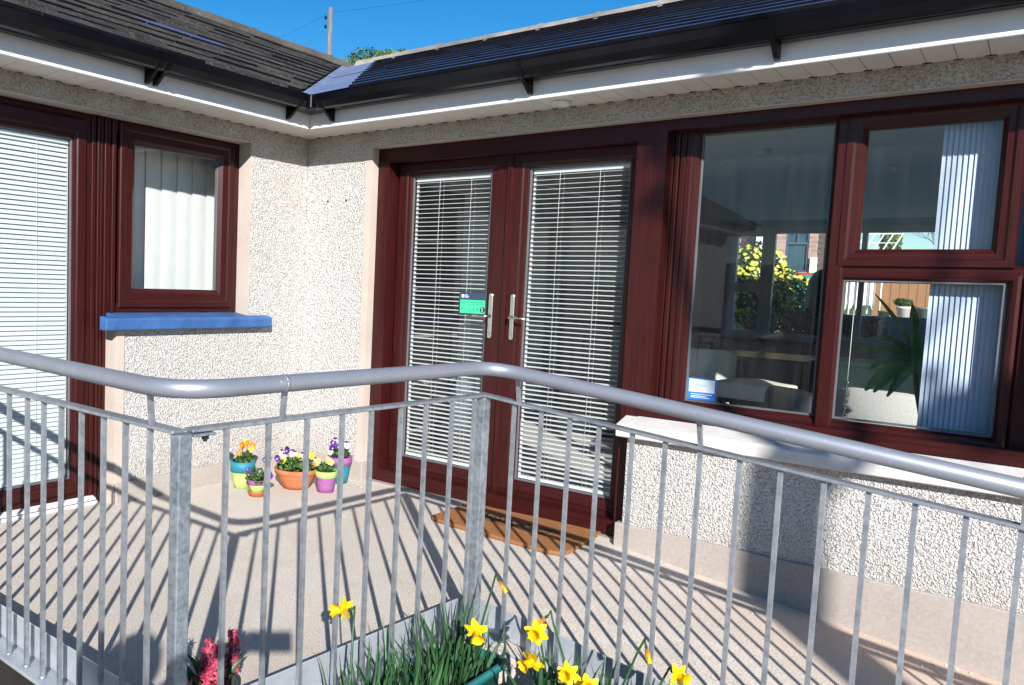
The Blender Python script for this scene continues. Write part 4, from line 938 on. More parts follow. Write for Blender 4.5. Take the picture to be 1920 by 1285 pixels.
dafleaves('dense grey green daffodil leaves rising from the corner trough',2.375,2.51,-2.34,-1.58,-.02,190,.08,.26,(-.01,0))
dafleaves('daffodil leaves rising from the trough beside the ramp',2.69,3.39,-1.70,-1.56,-.04,140,.06,.20,(.0,0))
def petal(b,c,d,nrm,L,W,cup,m,n=4,twist=0):
    b.mat(m); side=nrm.cross(d).normalized(); prev=None
    for i in range(n+1):
        t=i/n; w_=W*math.sin(math.pi*min(.97,.15+.80*t))**.8; p=c+d*L*t+nrm*(cup*L*(t*t))+nrm*(.0015*math.sin(7*t+twist)); l=b.b.verts.new(p-side*w_/2+nrm*w_*.12); m_=b.b.verts.new(p); r_=b.b.verts.new(p+side*w_/2+nrm*w_*.10*math.sin(twist+3*t))
        if prev: b.face([prev[0],prev[1],m_,l],None,True); b.face([prev[1],prev[2],r_,m_],None,True)
        prev=(l,m_,r_)
def daffodil(label,base,head,face,size=.036,dried=False,grp='daffodils'):
    base=Vector(base); head=Vector(head); f=Vector(face).normalized()
    t=thing('daffodil',label,'daffodil',base,None)
    b=MB(); mid=head-f*.03+Vector((0,0,.012)); nk=head-f*.024
    b.mat(M['dafleaf'])
    k1=base.lerp(mid,.5)+Vector((rnd.uniform(-.01,.01),rnd.uniform(-.01,.01),0)); k2=base.lerp(mid,.85)
    pts=[base-Vector((0,0,.03)),k1,k2,mid,nk+Vector((0,0,.003)),head-f*.012]
    b.tube(pts,[.0042,.0038,.0034,.003,.003,.005],7); b.build('stem',M['dafleaf'],t)
    b=MB(); b.mat(M['husk']); blade(b,mid,mid-f*.008+Vector((0,0,-.028)),.010,(0,0,.01),4); b.build('spathe',M['husk'],t,recalc=False)
    u=f.cross(Vector((0,0,1))).normalized(); v_=u.cross(f)
    b=MB()
    for k in range(6):
        a=k*math.pi/3+(.2); d=u*math.cos(a)+v_*math.sin(a)
        if dried: petal(b,head-f*.012,(f*1.2+d*.35).normalized(),d,size*1.05,size*.36,rnd.uniform(-.3,.1),M['dried'],4,k)
        else: petal(b,head-f*(.002*(k%2)),(d+f*rnd.uniform(-.25,.1)).normalized(),f,size*rnd.uniform(.95,1.1),size*.62,rnd.uniform(-.25,.3),M['yellow'],5,k*2.1)
    b.build('petals',M['yellow'],t,recalc=False)
    b=MB(); b.mat(M['trump']); n=24; L=size*(.95 if not dried else .9); prof=[(.18,0),(.24,.25),(.27,.55),(.34,.82),(.50,1.0)] if not dried else [(.16,0),(.2,.4),(.2,.7),(.24,1.0)]
    rings=[]
    for r_,t_ in prof:
        rings.append([b.b.verts.new(head+f*L*(t_+(.05*math.sin(a*6)+.05*math.sin(a*10) if t_>.9 else 0))+(u*math.cos(a)+v_*math.sin(a))*size*r_*(1+(.12*math.sin(a*8) if t_>.8 else 0.03*math.sin(a*6)))) for a in [k*2*math.pi/n for k in range(n)]])
    for i in range(len(rings)-1):
        for k in range(n): b.face([rings[i][k],rings[i][(k+1)%n],rings[i+1][(k+1)%n],rings[i+1][k]],None,True)
    b.face(rings[0]); b.build('trumpet',M['trump'],t,recalc=False)
daffodil('yellow daffodil standing alone at the left, facing away over the landing',(2.44,-2.28,-.02),(2.327,-2.165,.30),(-.75,-.35,-.15),.042)
daffodil('yellow daffodil facing straight forwards above the corner trough',(2.49,-1.78,-.02),(2.575,-1.825,.208),(.62,-.72,-.42),.040)
daffodil('half withered yellow daffodil on the tallest stem against the corner post',(2.44,-1.62,-.02),(2.525,-1.60,.283),(.55,.15,-.75),.034,True)
daffodil('yellow daffodil, upper of the pair right of the corner trough',(2.74,-1.66,-.04),(2.705,-1.68,.198),(.2,-.85,.1),.038)
daffodil('yellow daffodil, lower of the pair, turned right',(2.77,-1.68,-.04),(2.722,-1.735,.132),(-.25,-.8,-.2),.042)
daffodil('withered orange brown daffodil drooping above the upper one of the pair',(2.80,-1.60,-.04),(2.712,-1.655,.235),(-.5,-.2,-.55),.028,True)
daffodil('pale yellow daffodil low at the bottom edge, left of two',(2.80,-1.68,-.04),(2.835,-1.72,.125),(.1,-.9,.15),.036)
daffodil('yellow daffodil low at the bottom edge, right of two, facing up',(2.90,-1.66,-.04),(2.900,-1.72,.105),(.3,-.8,.35),.040)
daffodil('withered orange daffodil with shut petals hanging before the toe plate',(2.90,-1.62,-.04),(3.030,-1.62,.222),(.35,-.15,-.9),.032,True)
daffodil('yellow daffodil at the right end with its trumpet turned right',(3.00,-1.62,-.04),(3.125,-1.635,.192),(.85,-.35,.05),.034)
# ================================================================== BLINDS (hanging inside)
b=MB()
for i in range(8):
    y0=-1.26+i*.117; y1=y0+.127; xo=-.36
    n=6; pr=None
    for k in range(n+1):
        t=k/n; y_=y0+(y1-y0)*t; x_=xo+.004*math.sin(math.pi*t)-.012*t
        cur=(b.b.verts.new((x_,y_,1.07)),b.b.verts.new((x_,y_,2.12)))
        if pr: b.face([pr[0],cur[0],cur[1],pr[1]],None,True)
        pr=cur
VB=b.build('vertical_blind',M['vblind'],recalc=False); tag(VB,'closed cream vertical blind inside the small window over the blue sill','blind')
b=MB()
for i in range(21):
    x0=3.455+i*.0185; dpt=.014
    pr=None
    for k in range(4):
        t=k/3; x_=x0+.022*t+.003*math.sin(math.pi*t); y_=.235+dpt*t
        cur=(b.b.verts.new((x_,y_,.66)),b.b.verts.new((x_,y_,2.1)))
        if pr: b.face([pr[0],cur[0],cur[1],pr[1]],None,True)
        pr=cur
VB=b.build('vertical_blind',M['vblindblue'],recalc=False); tag(VB,'pale blue vertical blind bunched to the right side of the large window','blind')
b=MB()
for i in range(9):
    x0=-.04+i*.046
    b.quad([(x0,8.50,.75),(x0+.03,8.58,.75),(x0+.03,8.58,2.2),(x0,8.50,2.2)])
VB=b.build('vertical_blind',M['vblindblue'],recalc=False); tag(VB,'drawn back vertical blind at the far window of the dining room','blind')
# ================================================================== DINING ROOM CONTENTS
b=MB(); b.lathe((2.17,2.47,2.345),[(0,-.045),(.045,-.045),(.055,-.035),(.055,-.02),(.068,-.018),(.068,0)],28); o=b.build('smoke_alarm',M['upvc']); tag(o,'round white smoke alarm on the ceiling, nearer one behind the left pane','smoke alarm')
b=MB(); b.lathe((2.84,3.75,2.345),[(0,-.02),(.03,-.02),(.05,-.012),(.05,0)],24); o=b.build('ceiling_light',M['upvc']); tag(o,'small recessed ceiling light seen through the upper right pane','ceiling light')
b=MB(); b.lathe((1.75,3.0,2.345),[(0,-.02),(.03,-.02),(.05,-.012),(.05,0)],24); o=b.build('ceiling_light',M['upvc']); tag(o,'small recessed ceiling light at the left behind the left pane','ceiling light')
def softbox(b,x0,x1,y0,y1,z0,z1,bul=.02,rot=0,c=None):
    n=6; c=c or ((x0+x1)/2,(y0+y1)/2); cs,sn=math.cos(rot),math.sin(rot)
    def P_(i,j,top):
        u=i/n; v_=j/n; x_=x0+(x1-x0)*u; y_=y0+(y1-y0)*v_; bb=bul*math.sin(math.pi*u)*math.sin(math.pi*v_)
        z_=(z1-bul*.6+bb) if top else z0
        dx,dy=x_-c[0],y_-c[1]; return (c[0]+dx*cs-dy*sn,c[1]+dx*sn+dy*cs,z_)
    g=[[[b.b.verts.new(P_(i,j,t)) for j in range(n+1)] for i in range(n+1)] for t in (0,1)]
    for i in range(n):
        for j in range(n):
            b.face([g[1][i][j],g[1][i+1][j],g[1][i+1][j+1],g[1][i][j+1]],None,True); b.face([g[0][i][j],g[0][i][j+1],g[0][i+1][j+1],g[0][i+1][j]])
    for i in range(n):
        for a in (0,n): b.face([g[0][i][a],g[0][i+1][a],g[1][i+1][a],g[1][i][a]]); b.face([g[0][a][i],g[0][a][i+1],g[1][a][i+1],g[1][a][i]])
def chair(label,x,y,rot,seatz,backz,m,w_=.5,d_=.5,seatm=None,arms=False,backw=None):
    t=thing('armchair' if arms else 'chair',label,'armchair' if arms else 'chair',(x,y,-.03))
    cs,sn=math.cos(rot),math.sin(rot)
    def tr(bm):
        bmesh.ops.transform(bm,matrix=Matrix.Translation((x,y,0))@Matrix.Rotation(rot,4,'Z'),verts=bm.verts)
    b=MB(); softbox(b,-w_/2,w_/2,-d_/2,d_/2,seatz-.12,seatz,.03); tr(b.b); b.build('seat',seatm or m,t,bevel=.012,seg=3)
    b=MB(); bw=backw or w_; n=8
    # curved back
    pr=None
    A=[]
    for k in range(n+1):
        u=-1+2*k/n; xx=bw/2*u; yy=d_/2-.02+.05-.07*u*u; top=backz-.05*abs(u)**5
        A.append((xx,yy,top))
    rings=[[b.b.verts.new((xx,yy-.035,seatz-.05)),b.b.verts.new((xx,yy+.035,seatz-.05)),b.b.verts.new((xx,yy+.055,tp-.015)),b.b.verts.new((xx,yy+.035,tp)),b.b.verts.new((xx,yy-.0,tp-.01)),b.b.verts.new((xx,yy-.015,tp-.04))] for xx,yy,tp in A]
    for i in range(n):
        for k in range(6): b.face([rings[i][k],rings[i][(k+1)%6],rings[i+1][(k+1)%6],rings[i+1][k]],None,True)
    b.face(rings[0]); b.face(rings[-1][::-1]); tr(b.b); b.build('backrest',m,t)
    for sx in (-1,1):
        if arms:
            b=MB(); b.box(sx*w_/2-.05,sx*w_/2+.05,-d_/2,d_/2,seatz-.12,seatz+.17); tr(b.b); b.build('arm',m,t,bevel=.03,seg=3)
        for sy in (-1,1):
            b=MB(); b.tube([(sx*(w_/2-.05),sy*(d_/2-.05),-.03),(sx*(w_/2-.06),sy*(d_/2-.06),seatz-.1)],[.014,.02],8); tr(b.b); b.build('leg',M['intdark'],t)
    return t
chair('light grey woven armchair right behind the lower right pane',3.27,1.32,R(168),.44,.815,M['fabric'],.50,.48,None,True)
chair('dark grey rounded tub chair beside the light grey armchair',2.96,.98,R(150),.42,.81,M['charcoal'],.34,.42)
chair('pale grey chair at the left edge of the left pane',1.90,2.25,R(-150),.46,.90,M['cream'],.42,.45)
# cream upholstered bench/footstool
t=thing('cushioned_stool','cream cushioned stool in sunlight behind the left pane','stool',(2.47,1.62,-.03))
b=MB(); softbox(b,2.24,2.66,1.45,1.80,.63,.745,.03,R(-8)); b.build('cushion',M['cream'],t,bevel=.015,seg=3)
b=MB(); b.box(2.28,2.62,1.5,1.76,.60,.63); b.build('seat_frame',M['intdark'],t)
for sx in (2.30,2.60):
    for sy in (1.52,1.74): b=MB(); b.tube([(sx,sy,-.03),(sx,sy,.61)],.016,8); b.build('leg',M['intdark'],t)
def table(label,x0,x1,y0,y1,z,m,leg=M['intdark']):
    t=thing('table',label,'table',((x0+x1)/2,(y0+y1)/2,-.03))
    b=MB(); b.box(x0,x1,y0,y1,z-.03,z); b.build('table_top',m,t,bevel=.004)
    for sx in (x0+.05,x1-.05):
        for sy in (y0+.05,y1-.05): b=MB(); b.box(sx-.025,sx+.025,sy-.025,sy+.025,-.03,z-.03); b.build('leg',leg,t)
table('dark polished dining table behind the left pane',1.75,2.45,3.0,3.8,.80,M['phone'])
table('dark sideboard table along the back below the far window',.1,1.5,7.9,8.45,.72,M['phone'])
t=thing('storage_chest','sage green painted chest in the middle of the dining room','chest',(3.0,3.1,-.03))
b=MB(); b.box(2.62,3.55,2.85,3.35,-.03,.80); b.build('body',M['greenbox'],t,bevel=.006); b=MB(); b.box(2.60,3.57,2.83,3.37,.80,.835); b.build('lid',M['greenbox'],t,bevel=.006)
t=thing('bookcase','tall dark bookcase against the inner side wall','bookcase',(-.15,1.4,-.03))
b=MB(); b.box(-.3,.05,.9,1.85,-.03,2.05); b.build('carcass',M['intdark'],t); b=MB()
for k in range(5): b.box(.05,.06,.93,1.82,.1+.38*k,.12+.38*k)
b.build('shelf',M['intwall'],t)
t=thing('inner_door','pale blue grey inner door glimpsed through the left blind','door',(-.28,2.6,-.03)); b=MB(); b.box(-.299,-.26,2.1,2.95,-.03,1.98); b.build('leaf',simple('pale_door',(.52,.60,.72),.5),t,bevel=.003); b=MB(); b.lathe((-.22,2.2,1.0),[(0,0),(.02,0),(.025,.02),(0,.04)],12); b.build('knob',M['chrome'],t)
t=thing('cabinet','dark low cabinet behind the right door blind','cabinet',(.9,3.2,-.03)); b=MB(); b.box(.4,1.4,3.0,3.5,-.03,1.35); b.build('carcass',M['intdark'],t,bevel=.004); b=MB(); b.box(.43,.89,2.985,3.0,.05,1.3); b.box(.91,1.37,2.985,3.0,.05,1.3); b.build('door',M['charcoal'],t)
# dracaena
t=thing('dracaena_plant','dracaena with broad drooping leaves on a bare cane behind the lower right pane','houseplant',(3.43,.60,.02))
b=MB(); b.tube([(3.43,.6,.02),(3.438,.6,.35),(3.425,.605,.6),(3.432,.6,.75),(3.412,.6,.85),(3.395,.6,.975)],[.011,.010,.011,.009,.010,.010],8); b.build('cane',M['intdark'],t)
def broad(b,base,mid,tip,W):
    base,mid,tip=Vector(base),Vector(mid),Vector(tip); n=8; prev=None
    for i in range(n+1):
        s_=i/n; p=(1-s_)**2*base+2*s_*(1-s_)*mid+s_*s_*tip; d=((mid-base)*(1-s_)+(tip-mid)*s_).normalized(); side=d.cross(Vector((.3,-.8,.45))).normalized(); w_=W*1.5*(math.sin(math.pi*(.08+.9*s_))**.6)*.5; fo=side.cross(d)*w_*.35
        l=b.b.verts.new(p-side*w_+fo); c_=b.b.verts.new(p); r_=b.b.verts.new(p+side*w_+fo)
        if prev: b.face([prev[0],prev[1],c_,l],None,True); b.face([prev[1],prev[2],r_,c_],None,True)
        prev=(l,c_,r_)
TP=(3.395,.60,.985)
b=MB()
for mid,tip,W_ in (((3.36,.6,1.10),(3.145,.58,1.03),.028),((3.34,.6,1.07),(3.22,.6,.955),.035),((3.32,.6,1.02),(3.205,.6,.845),.040),((3.34,.6,1.00),(3.24,.6,.84),.034),((3.385,.6,1.12),(3.36,.62,1.265),.034),((3.37,.58,1.13),(3.21,.6,1.31),.016),((3.41,.56,1.15),(3.40,.53,.945),.046),((3.44,.6,1.10),(3.53,.62,1.13),.03),((3.45,.6,1.06),(3.53,.6,.97),.03),((3.44,.6,1.0),(3.455,.6,.80),.044),((3.42,.62,1.1),(3.50,.7,1.2),.03),((3.36,.64,1.06),(3.27,.7,1.0),.03),((3.45,.58,1.2),(3.53,.6,1.17),.022),((3.38,.58,1.0),(3.30,.56,.83),.03),((3.35,.6,1.12),(3.20,.62,1.10),.022)):
    broad(b,TP,mid,tip,W_)
b.build('leaves',M['dracaena'],t,recalc=False)
b=MB(); b.lathe((3.43,.6,-.03),[(0,0),(.10,0),(.13,.22),(.135,.24),(.12,.24),(.115,.2),(0,.2)],24); o=b.build('plant_pot',M['charcoal']); tag(o,'dark round pot holding the indoor dracaena','plant pot')
t=thing('hanging_ornament','string of small glass beads hanging inside the lower right pane','ornament',(3.165,.35,.70))
b=MB(); b.tube([(3.165,.35,.66),(3.168,.35,1.0),(3.17,.35,1.40)],.0012,5); b.build('string',M['cord'],t)
b=MB()
for i in range(8): b.lathe((3.165+.004*(i%3),.35,.68+i*.03),[(0,0),(.006,.003),(.008,.008),(.006,.013),(0,.016)],8)
b.build('beads',M['chrome'],t)
# ================================================================== REAR GARDEN, seen through the room
def bush(name,label,cat,c,rx,ry,rz_,n,mats,leaf,trunk=True,blossoms=None,top=False,grp=None,jag=.25):
    t=thing(name,label,cat,(c[0],c[1],c[2]-rz_-.2),grp)
    b=MB()
    for m_ in mats: b.mat(m_)
    for i in range(n):
        d=Vector((rnd.gauss(0,1),rnd.gauss(0,1),rnd.gauss(0,1))).normalized(); f_=(.55+.45*rnd.random()**.5)*(1+jag*noise.noise(d*2.5+Vector(c)))
        p=Vector((c[0]+d.x*rx*f_,c[1]+d.y*ry*f_,c[2]+d.z*rz_*f_)); b.mat(mats[rnd.randrange(len(mats))])
        leafdot(b,p,leaf*rnd.uniform(.6,1.3),d+Vector((rnd.uniform(-.8,.8),rnd.uniform(-.8,.8),rnd.uniform(-.4,.8))),1.6)
    b.build('crown' if trunk else 'foliage',None,t,recalc=False)
    b=MB(); b.mat(M['bark'])
    b.tube([(c[0],c[1],c[2]-rz_-.2),(c[0]+.02,c[1],c[2]-rz_*.4)],[.05*max(rx,.3),.03*max(rx,.3)],8)
    for i in range(7):
        a=i*.9; b.tube([(c[0]+.02,c[1],c[2]-rz_*.6),(c[0]+rx*.5*math.cos(a),c[1]+ry*.5*math.sin(a),c[2]+rz_*.2)],[.02*max(rx,.3),.006],6)
    b.build('trunk',M['bark'],t)
    if blossoms:
        b=MB(); b.mat(blossoms[1])
        for i in range(blossoms[0]):
            d=Vector((rnd.gauss(0,1),rnd.gauss(0,1)-.5,rnd.gauss(0,1))).normalized(); f_=.95+.15*rnd.random()
            p=Vector((c[0]+d.x*rx*f_,c[1]+d.y*ry*f_,c[2]+d.z*rz_*f_)); leafdot(b,p,blossoms[2]*rnd.uniform(.6,1.2),(d.x,d.y-1,d.z+.4),1.0)
        b.build('blossom',blossoms[1],t,recalc=False)
    return t
bush('shrub','tall shrub covered in yellow blossom outside the far window','shrub',(.12,10.6,1.45),.55,.45,.68,1500,[M['shrubleaf'],M['dafleaf']],.035,True,(420,M['ylw'],.038))
bush('shrub','lower spreading part of yellow blossoming shrub nearer the silver bush','shrub',(.68,10.4,1.18),.38,.35,.52,900,[M['shrubleaf'],M['dafleaf']],.03,True,(300,M['ylw'],.032))
bush('potted_bush','silvery leaved bush in terracotta pot outside the far window','bush',(1.10,9.45,1.00),.28,.25,.17,700,[M['silverleaf'],M['redleaf']],.018,False)
b=MB(); b.lathe((1.0,9.45,.68),[(0,0),(.13,0),(.17,.10),(.18,.13),(.15,.13),(0,.12)],20); o=b.build('plant_pot',M['terracotta']); tag(o,'terracotta pot under the silvery bush outside','plant pot')
bush('bush','reddish leaved low bush below the yellow blossom','bush',(.45,9.8,.90),.28,.2,.16,350,[M['redleaf'],M['silverleaf']],.02,False)
bush('bush','rounded grey green lavender bush seen through the lower right pane, left one','bush',(1.66,9.7,.93),.16,.16,.16,500,[M['silverleaf'],M['shrubleaf']],.016,False)
bush('bush','rounded grey green lavender bush seen through the lower right pane, right one','bush',(1.95,9.75,.90),.20,.18,.17,600,[M['silverleaf'],M['shrubleaf']],.016,False)
# raised terrace
b=MB(); b.box(.9,7.5,10.9,17,.5,1.03); o=b.build('terrace',M['paving']); tag(o,kind='structure')
b=MB(); b.box(.9,7.5,10.75,10.895,.5,1.07); o=b.build('garden_wall',M['paving']); tag(o,'low stone wall holding the raised terrace behind the house','wall')
# lattice and pillar
t=thing('lattice_panel','brown diamond lattice panel above the yellow shrub','trellis',(-.35,11.6,1.9)); b=MB()
for i in range(-9,12):
    for sg in (1,-1):
        x0=-.75+i*.085
        p0=Vector((x0,11.6+.008*sg,1.85)); p1=Vector((x0+sg*.62,11.6+.008*sg,2.47))
        # clip in x
        def clip(p0,p1):
            lo,hi=-.78,-.19; d=p1-p0; t0,t1=0,1
            if abs(d.x)>1e-6:
                a=(lo-p0.x)/d.x; c_=(hi-p0.x)/d.x; a,c_=min(a,c_),max(a,c_); t0=max(t0,a); t1=min(t1,c_)
            return (p0+d*t0,p0+d*t1) if t1>t0+.02 else None
        r_=clip(p0,p1)
        if r_: b.bar(r_[0],r_[1],.012,.016,(0,1,0))
b.build('lattice',M['lattice'],t); b=MB(); b.box(-.19,-.13,11.56,11.64,.6,2.5,2); b.box(-.84,-.78,11.56,11.64,.6,2.5,2); b.box(-.84,-.13,11.57,11.63,2.47,2.52); b.build('frame',M['lattice'],t)
b=MB(); b.box(-1.2,-.115,11.75,11.85,.6,2.6); o=b.build('garden_wall',M['whitep']); tag(o,'white painted garden wall behind the lattice panel','wall')
b=MB(); b.box(-.115,.05,11.4,11.5,.6,2.6); o=b.build('pillar',M['whitep']); tag(o,'white square pillar beside the lattice panel','pillar')
# brick house
t=thing('brick_house','pink brick house with blue framed window and dark boarding behind the garden','house',(0,14.5,.68))
b=MB(); b.box(-1.6,-.23,14.0,14.3,.6,3.6); b.box(-.23,.19,14.0,14.3,.6,1.80); b.box(-.23,.19,14.0,14.3,2.64,3.6); b.box(.19,.34,14.0,14.3,.6,3.6); b.build('wall',M['brick'],t)
b=MB(); 
for k in range(24): b.prism([(0,14.05,.65+k*.11),(0,14.02,.655+k*.11),(0,14.045,.757+k*.11),(0,14.06,.757+k*.11)],(.34,0,0),(.74,0,0))
b.build('cladding',M['darkboard'],t)
b=MB(); b.box(-1.6,.78,13.7,16,3.3,3.5); b.build('roof',M['tileA'],t)
b=MB(); b.loop(lambda s,d,z:(s,14.05-d,z),-.23,.19,1.83,2.64,[(0,0),(0,.03),(.035,.03),(.035,0)]); b.box(-.2,.16,14.02,14.05,2.38,2.42); b.box(-.03,0,14.02,14.05,2.42,2.61); fw_=b.build('window',simple('blue_frame',(.06,.10,.15),.5),t)
b=MB(); b.quad([(-.2,14.06,1.86),(.16,14.06,1.86),(.16,14.06,2.61),(-.2,14.06,2.61)]); b.build('pane',simple('dim_pane',(.04,.09,.12),.08),fw_,recalc=False)
b=MB(); b.box(-.28,.33,13.93,14.02,1.76,1.82); b.build('window_sill',M['redp'],t)
for x_ in (-.36,.24): 
    b=MB(); b.box(x_,x_+.12,13.95,14.0,1.82,2.12); b.build('quoin',M['whitep'],t)
b=MB(); b.box(.22,.62,12.5,12.9,.9,1.72); o=b.build('garden_box',M['tealshed'],bevel=.01); tag(o,'teal painted garden store below the brick house window','garden store')
# large dark round-topped heater cover / barrel
b=MB(); b.lathe((1.32,9.5,.68),[(0,0),(.18,0),(.20,.3),(.20,.70),(.18,.88),(.12,1.0),(.04,1.05),(0,1.055)],24); o=b.build('water_butt',M['charcoal']); tag(o,'dark round topped water butt outside the far window','water butt')
# wooden fence & cloth & pots
t=thing('board_fence','orange brown close boarded wooden fence on the terrace','fence',(2.2,15,1.03)); b=MB()
for k in range(18):
    x0=1.20+k*.145; b.box(x0,x0+.135,15+.01*(k%2),15.03+.01*(k%2),1.03,1.88+.02*(k%3),2)
b.build('board',M['fencewood'],t,bevel=.003); b=MB(); b.box(1.2,3.8,15.035,15.08,1.2,1.27); b.box(1.2,3.8,15.035,15.08,1.65,1.72); b.build('rail',M['fencewood'],t)
b=MB(); 
pr=None
for k in range(25):
    x_=1.22+k*.018; y_=12.0+.03*math.sin(k*1.2); zb_=1.12+.12*abs(math.sin(k*.7))
    cur=(b.b.verts.new((x_,y_,zb_)),b.b.verts.new((x_+.01*math.sin(k),y_,1.80)))
    if pr: b.face([pr[0],cur[0],cur[1],pr[1]],None,True)
    pr=cur
b.tube([(1.15,12.03,1.80),(1.72,12.03,1.80)],.012,6); b.tube([(1.15,12.03,1.03),(1.15,12.03,1.82)],.015,6); b.tube([(1.72,12.03,1.03),(1.72,12.03,1.82)],.015,6)
o=b.build('cloth_screen',M['cloth'],recalc=False); tag(o,'white cloth hanging from a rail on the terrace','cloth')
def opot(label,c,r,h,m):
    b=MB(); b.lathe(c,[(0,0),(r*.7,0),(r*.95,h*.85),(r,h*.86),(r,h),(r*.85,h),(0,h*.9)],20); o=b.build('plant_pot',m); tag(o,label,'plant pot')
opot('white round pot on the terrace before the fence',(2.12,11.6,1.03),.12,.20,M['whitep']); opot('grey green glazed pot on the terrace before the fence',(2.38,11.6,1.03),.13,.20,M['potgrey']); opot('small dark pot at the left on the terrace',(1.86,11.5,1.03),.09,.12,M['charcoal'])
bush('bush','low wispy green plants in the white pot on the terrace','bush',(2.10,11.6,1.30),.14,.1,.06,260,[M['dafleaf']],.016,False)
# conifer/ivy tree, bare tree, glasshouse, far roof
bush('ivy_tree','ivy covered tree trunk against the sky in the upper right pane','tree',(-.5,30,3.6),.32,.32,.9,1100,[M['shrubleaf'],M['evergreen']],.06,True,None)
def baretree(name,label,x,y,z0,h,spread,seed,depth=5,r0=.09,lean=(0,0)):
    rr=random.Random(seed); t=thing(name,label,'tree',(x,y,z0)); b=MB(); bt=MB()
    def grow(p,d,L,r,k,mb):
        q_=p+d*L; m_=p+d*L*.5+Vector((rr.uniform(-1,1),rr.uniform(-1,1),rr.uniform(-.3,.6)))*L*.06
        mb.tube([p,m_,q_],[r,r*.85,r*.68],6 if k>2 else 4,True)
        if k==0: return
        for i in range(rr.choice((2,3,3))):
            nd=(d+Vector((rr.uniform(-1,1),rr.uniform(-1,1),rr.uniform(-.35,.7)))*spread).normalized(); grow(q_,nd,L*rr.uniform(.62,.85),r*.62,k-1,bt)
    grow(Vector((x,y,z0)),Vector((lean[0],lean[1],1)).normalized(),h*.32,r0,depth,b)
    b.build('trunk',M['bark'],t); bt.build('crown',M['bark'],t); return t
baretree('bare_tree','leafless tree with fine twigs against the sky in the upper right pane',1.2,30,1.0,3.6,.75,5,6,.05,(.1,0))
t=thing('glasshouse','white framed glasshouse roof beyond the garden, in the upper right pane','glasshouse',(.4,20.5,.68)); b=MB()
for i in range(5): 
    x0=.0+i*.2; b.bar((x0,20,2.55),(x0+.15,20.6,3.05),.025,.025); b.bar((x0,20,.68),(x0,20,2.55),.03,.03)
b.bar((0,20,2.55),(.8,20,2.55),.03,.03); b.bar((.15,20.6,3.05),(.95,20.6,3.05),.03,.03); b.bar((.07,20.3,2.8),(.87,20.3,2.8),.02,.02); b.build('frame',M['upvc'],t)
b=MB(); b.quad([(0,20,.7),(.8,20,.7),(.8,20,2.55),(0,20,2.55)]); b.build('pane',M['glassfar'],t,recalc=False)
# ================================================================== BEYOND THE ROOF
bush('evergreen_tree','bright green evergreen tree top showing over the roof valley','tree',(-7.2,9.55,4.72),1.50,1.50,1.50,42000,[M['evergreen'],M['evergreen'],M['shrubleaf']],.021,True,None,jag=.16)
t=thing('utility_pole','weathered wooden utility pole behind the roof','utility pole',(-12.55,13.6,-.2))
b=MB(); b.tube([(-12.45,13.5,-.2),(-12.42,13.45,5),(-12.384,13.408,9.12)],[.09,.08,.06],12); b.build('pole',M['lightwood'],t)
b=MB(); 
for k in range(2): b.lathe((-12.49+.0*k,13.33,8.80-.25*k),[(0,0),(.03,0),(.04,.05),(.02,.09),(0,.1)],8)
b.build('insulator',M['gutd'],t)
def wire(label,a,c,sag):
    b=MB(); a=Vector(a); c=Vector(c); b.tube([a.lerp(c,i/16)-Vector((0,0,sag*4*(i/16)*(1-i/16))) for i in range(17)],.0028,4); o=b.build('overhead_wire',M['gutd']); tag(o,label,'wire')
wire('thin wire sagging left from the pole top to behind the roof',(-12.45,13.35,8.95),(-16.5,9.5,6.9),.35); wire('thin wire rising right from the pole top',(-12.40,13.40,8.98),(-5,30,16),.5)
# ================================================================== YARD BEHIND THE CAMERA (seen only in reflections, and casting shade)
b=MB(); b.box(-9,13,-10.3,-9.9,-.33,.95); o=b.build('garden_wall',M['stone']); tag(o,'rubble stone wall across the yard, reflected in the door glass','wall')
bush('hedge','green hedge above the yard wall, reflected in the panes','hedge',(1.5,-11.2,1.0),9.5,.7,.8,5200,[M['shrubleaf'],M['evergreen']],.13,False)
# sycamore whose trunk and boughs shade the wall under the window
yT=-5.5; xT=3.013+(-yT)*(SX/-SY)*1.0
k_=-SX/SY
xT=3.013+5.5*(1.532/1.555)
t=thing('shade_tree','leafless tree with ivy on its boughs standing in the yard','tree',(xT,yT,-.33))
b=MB(); b.tube([(xT-.02,yT,-.33),(xT,yT,1.5),(xT+.005,yT,3.3),(xT,yT,4.10)],[.17,.155,.145,.12],12); b.build('trunk',M['bark'],t)
b=MB()
def br(*p,r=.05): b.tube([Vector(q_) for q_ in p],[r*(1-.7*i/(len(p)-1)) for i in range(len(p))],7)
br((xT,yT,3.75),(xT+.22,yT,4.10),(xT+.5,yT,4.55),(xT+.9,yT-.1,5.1),r=.055); br((xT,yT,4.0),(xT-.2,yT,4.5),(xT-.45,yT,5.1),(xT-.7,yT,5.8),r=.05); br((xT+.5,yT,4.55),(xT+.6,yT,4.9),(xT+.75,yT,5.8),r=.035)
br((xT+.7,yT,4.7),(xT+.78,yT,4.45),r=.04)
br((xT-.45,yT,5.1),(xT-.6,yT+.1,5.2),(xT-.62,yT,5.6),r=.02); br((xT-.55,yT,5.4),(xT-.52,yT,5.8),(xT-.62,yT,6.2),r=.02)
b.build('bough',M['bark'],t)
b=MB()
for cx,cz,rr,nn in ((xT+.83,4.46,.15,300),(xT-.60,5.28,.085,22),(xT-.58,5.58,.09,18)):
    for i in range(nn):
        d=Vector((rnd.gauss(0,1),rnd.gauss(0,1),rnd.gauss(0,1))).normalized()*rr*rnd.random()**.4; leafdot(b,(cx+d.x,yT+d.y,cz+d.z),.03,(rnd.uniform(-1,1),rnd.uniform(-1,1),rnd.uniform(-1,1)),1.3)
b.build('ivy',M['shrubleaf'],t,recalc=False)
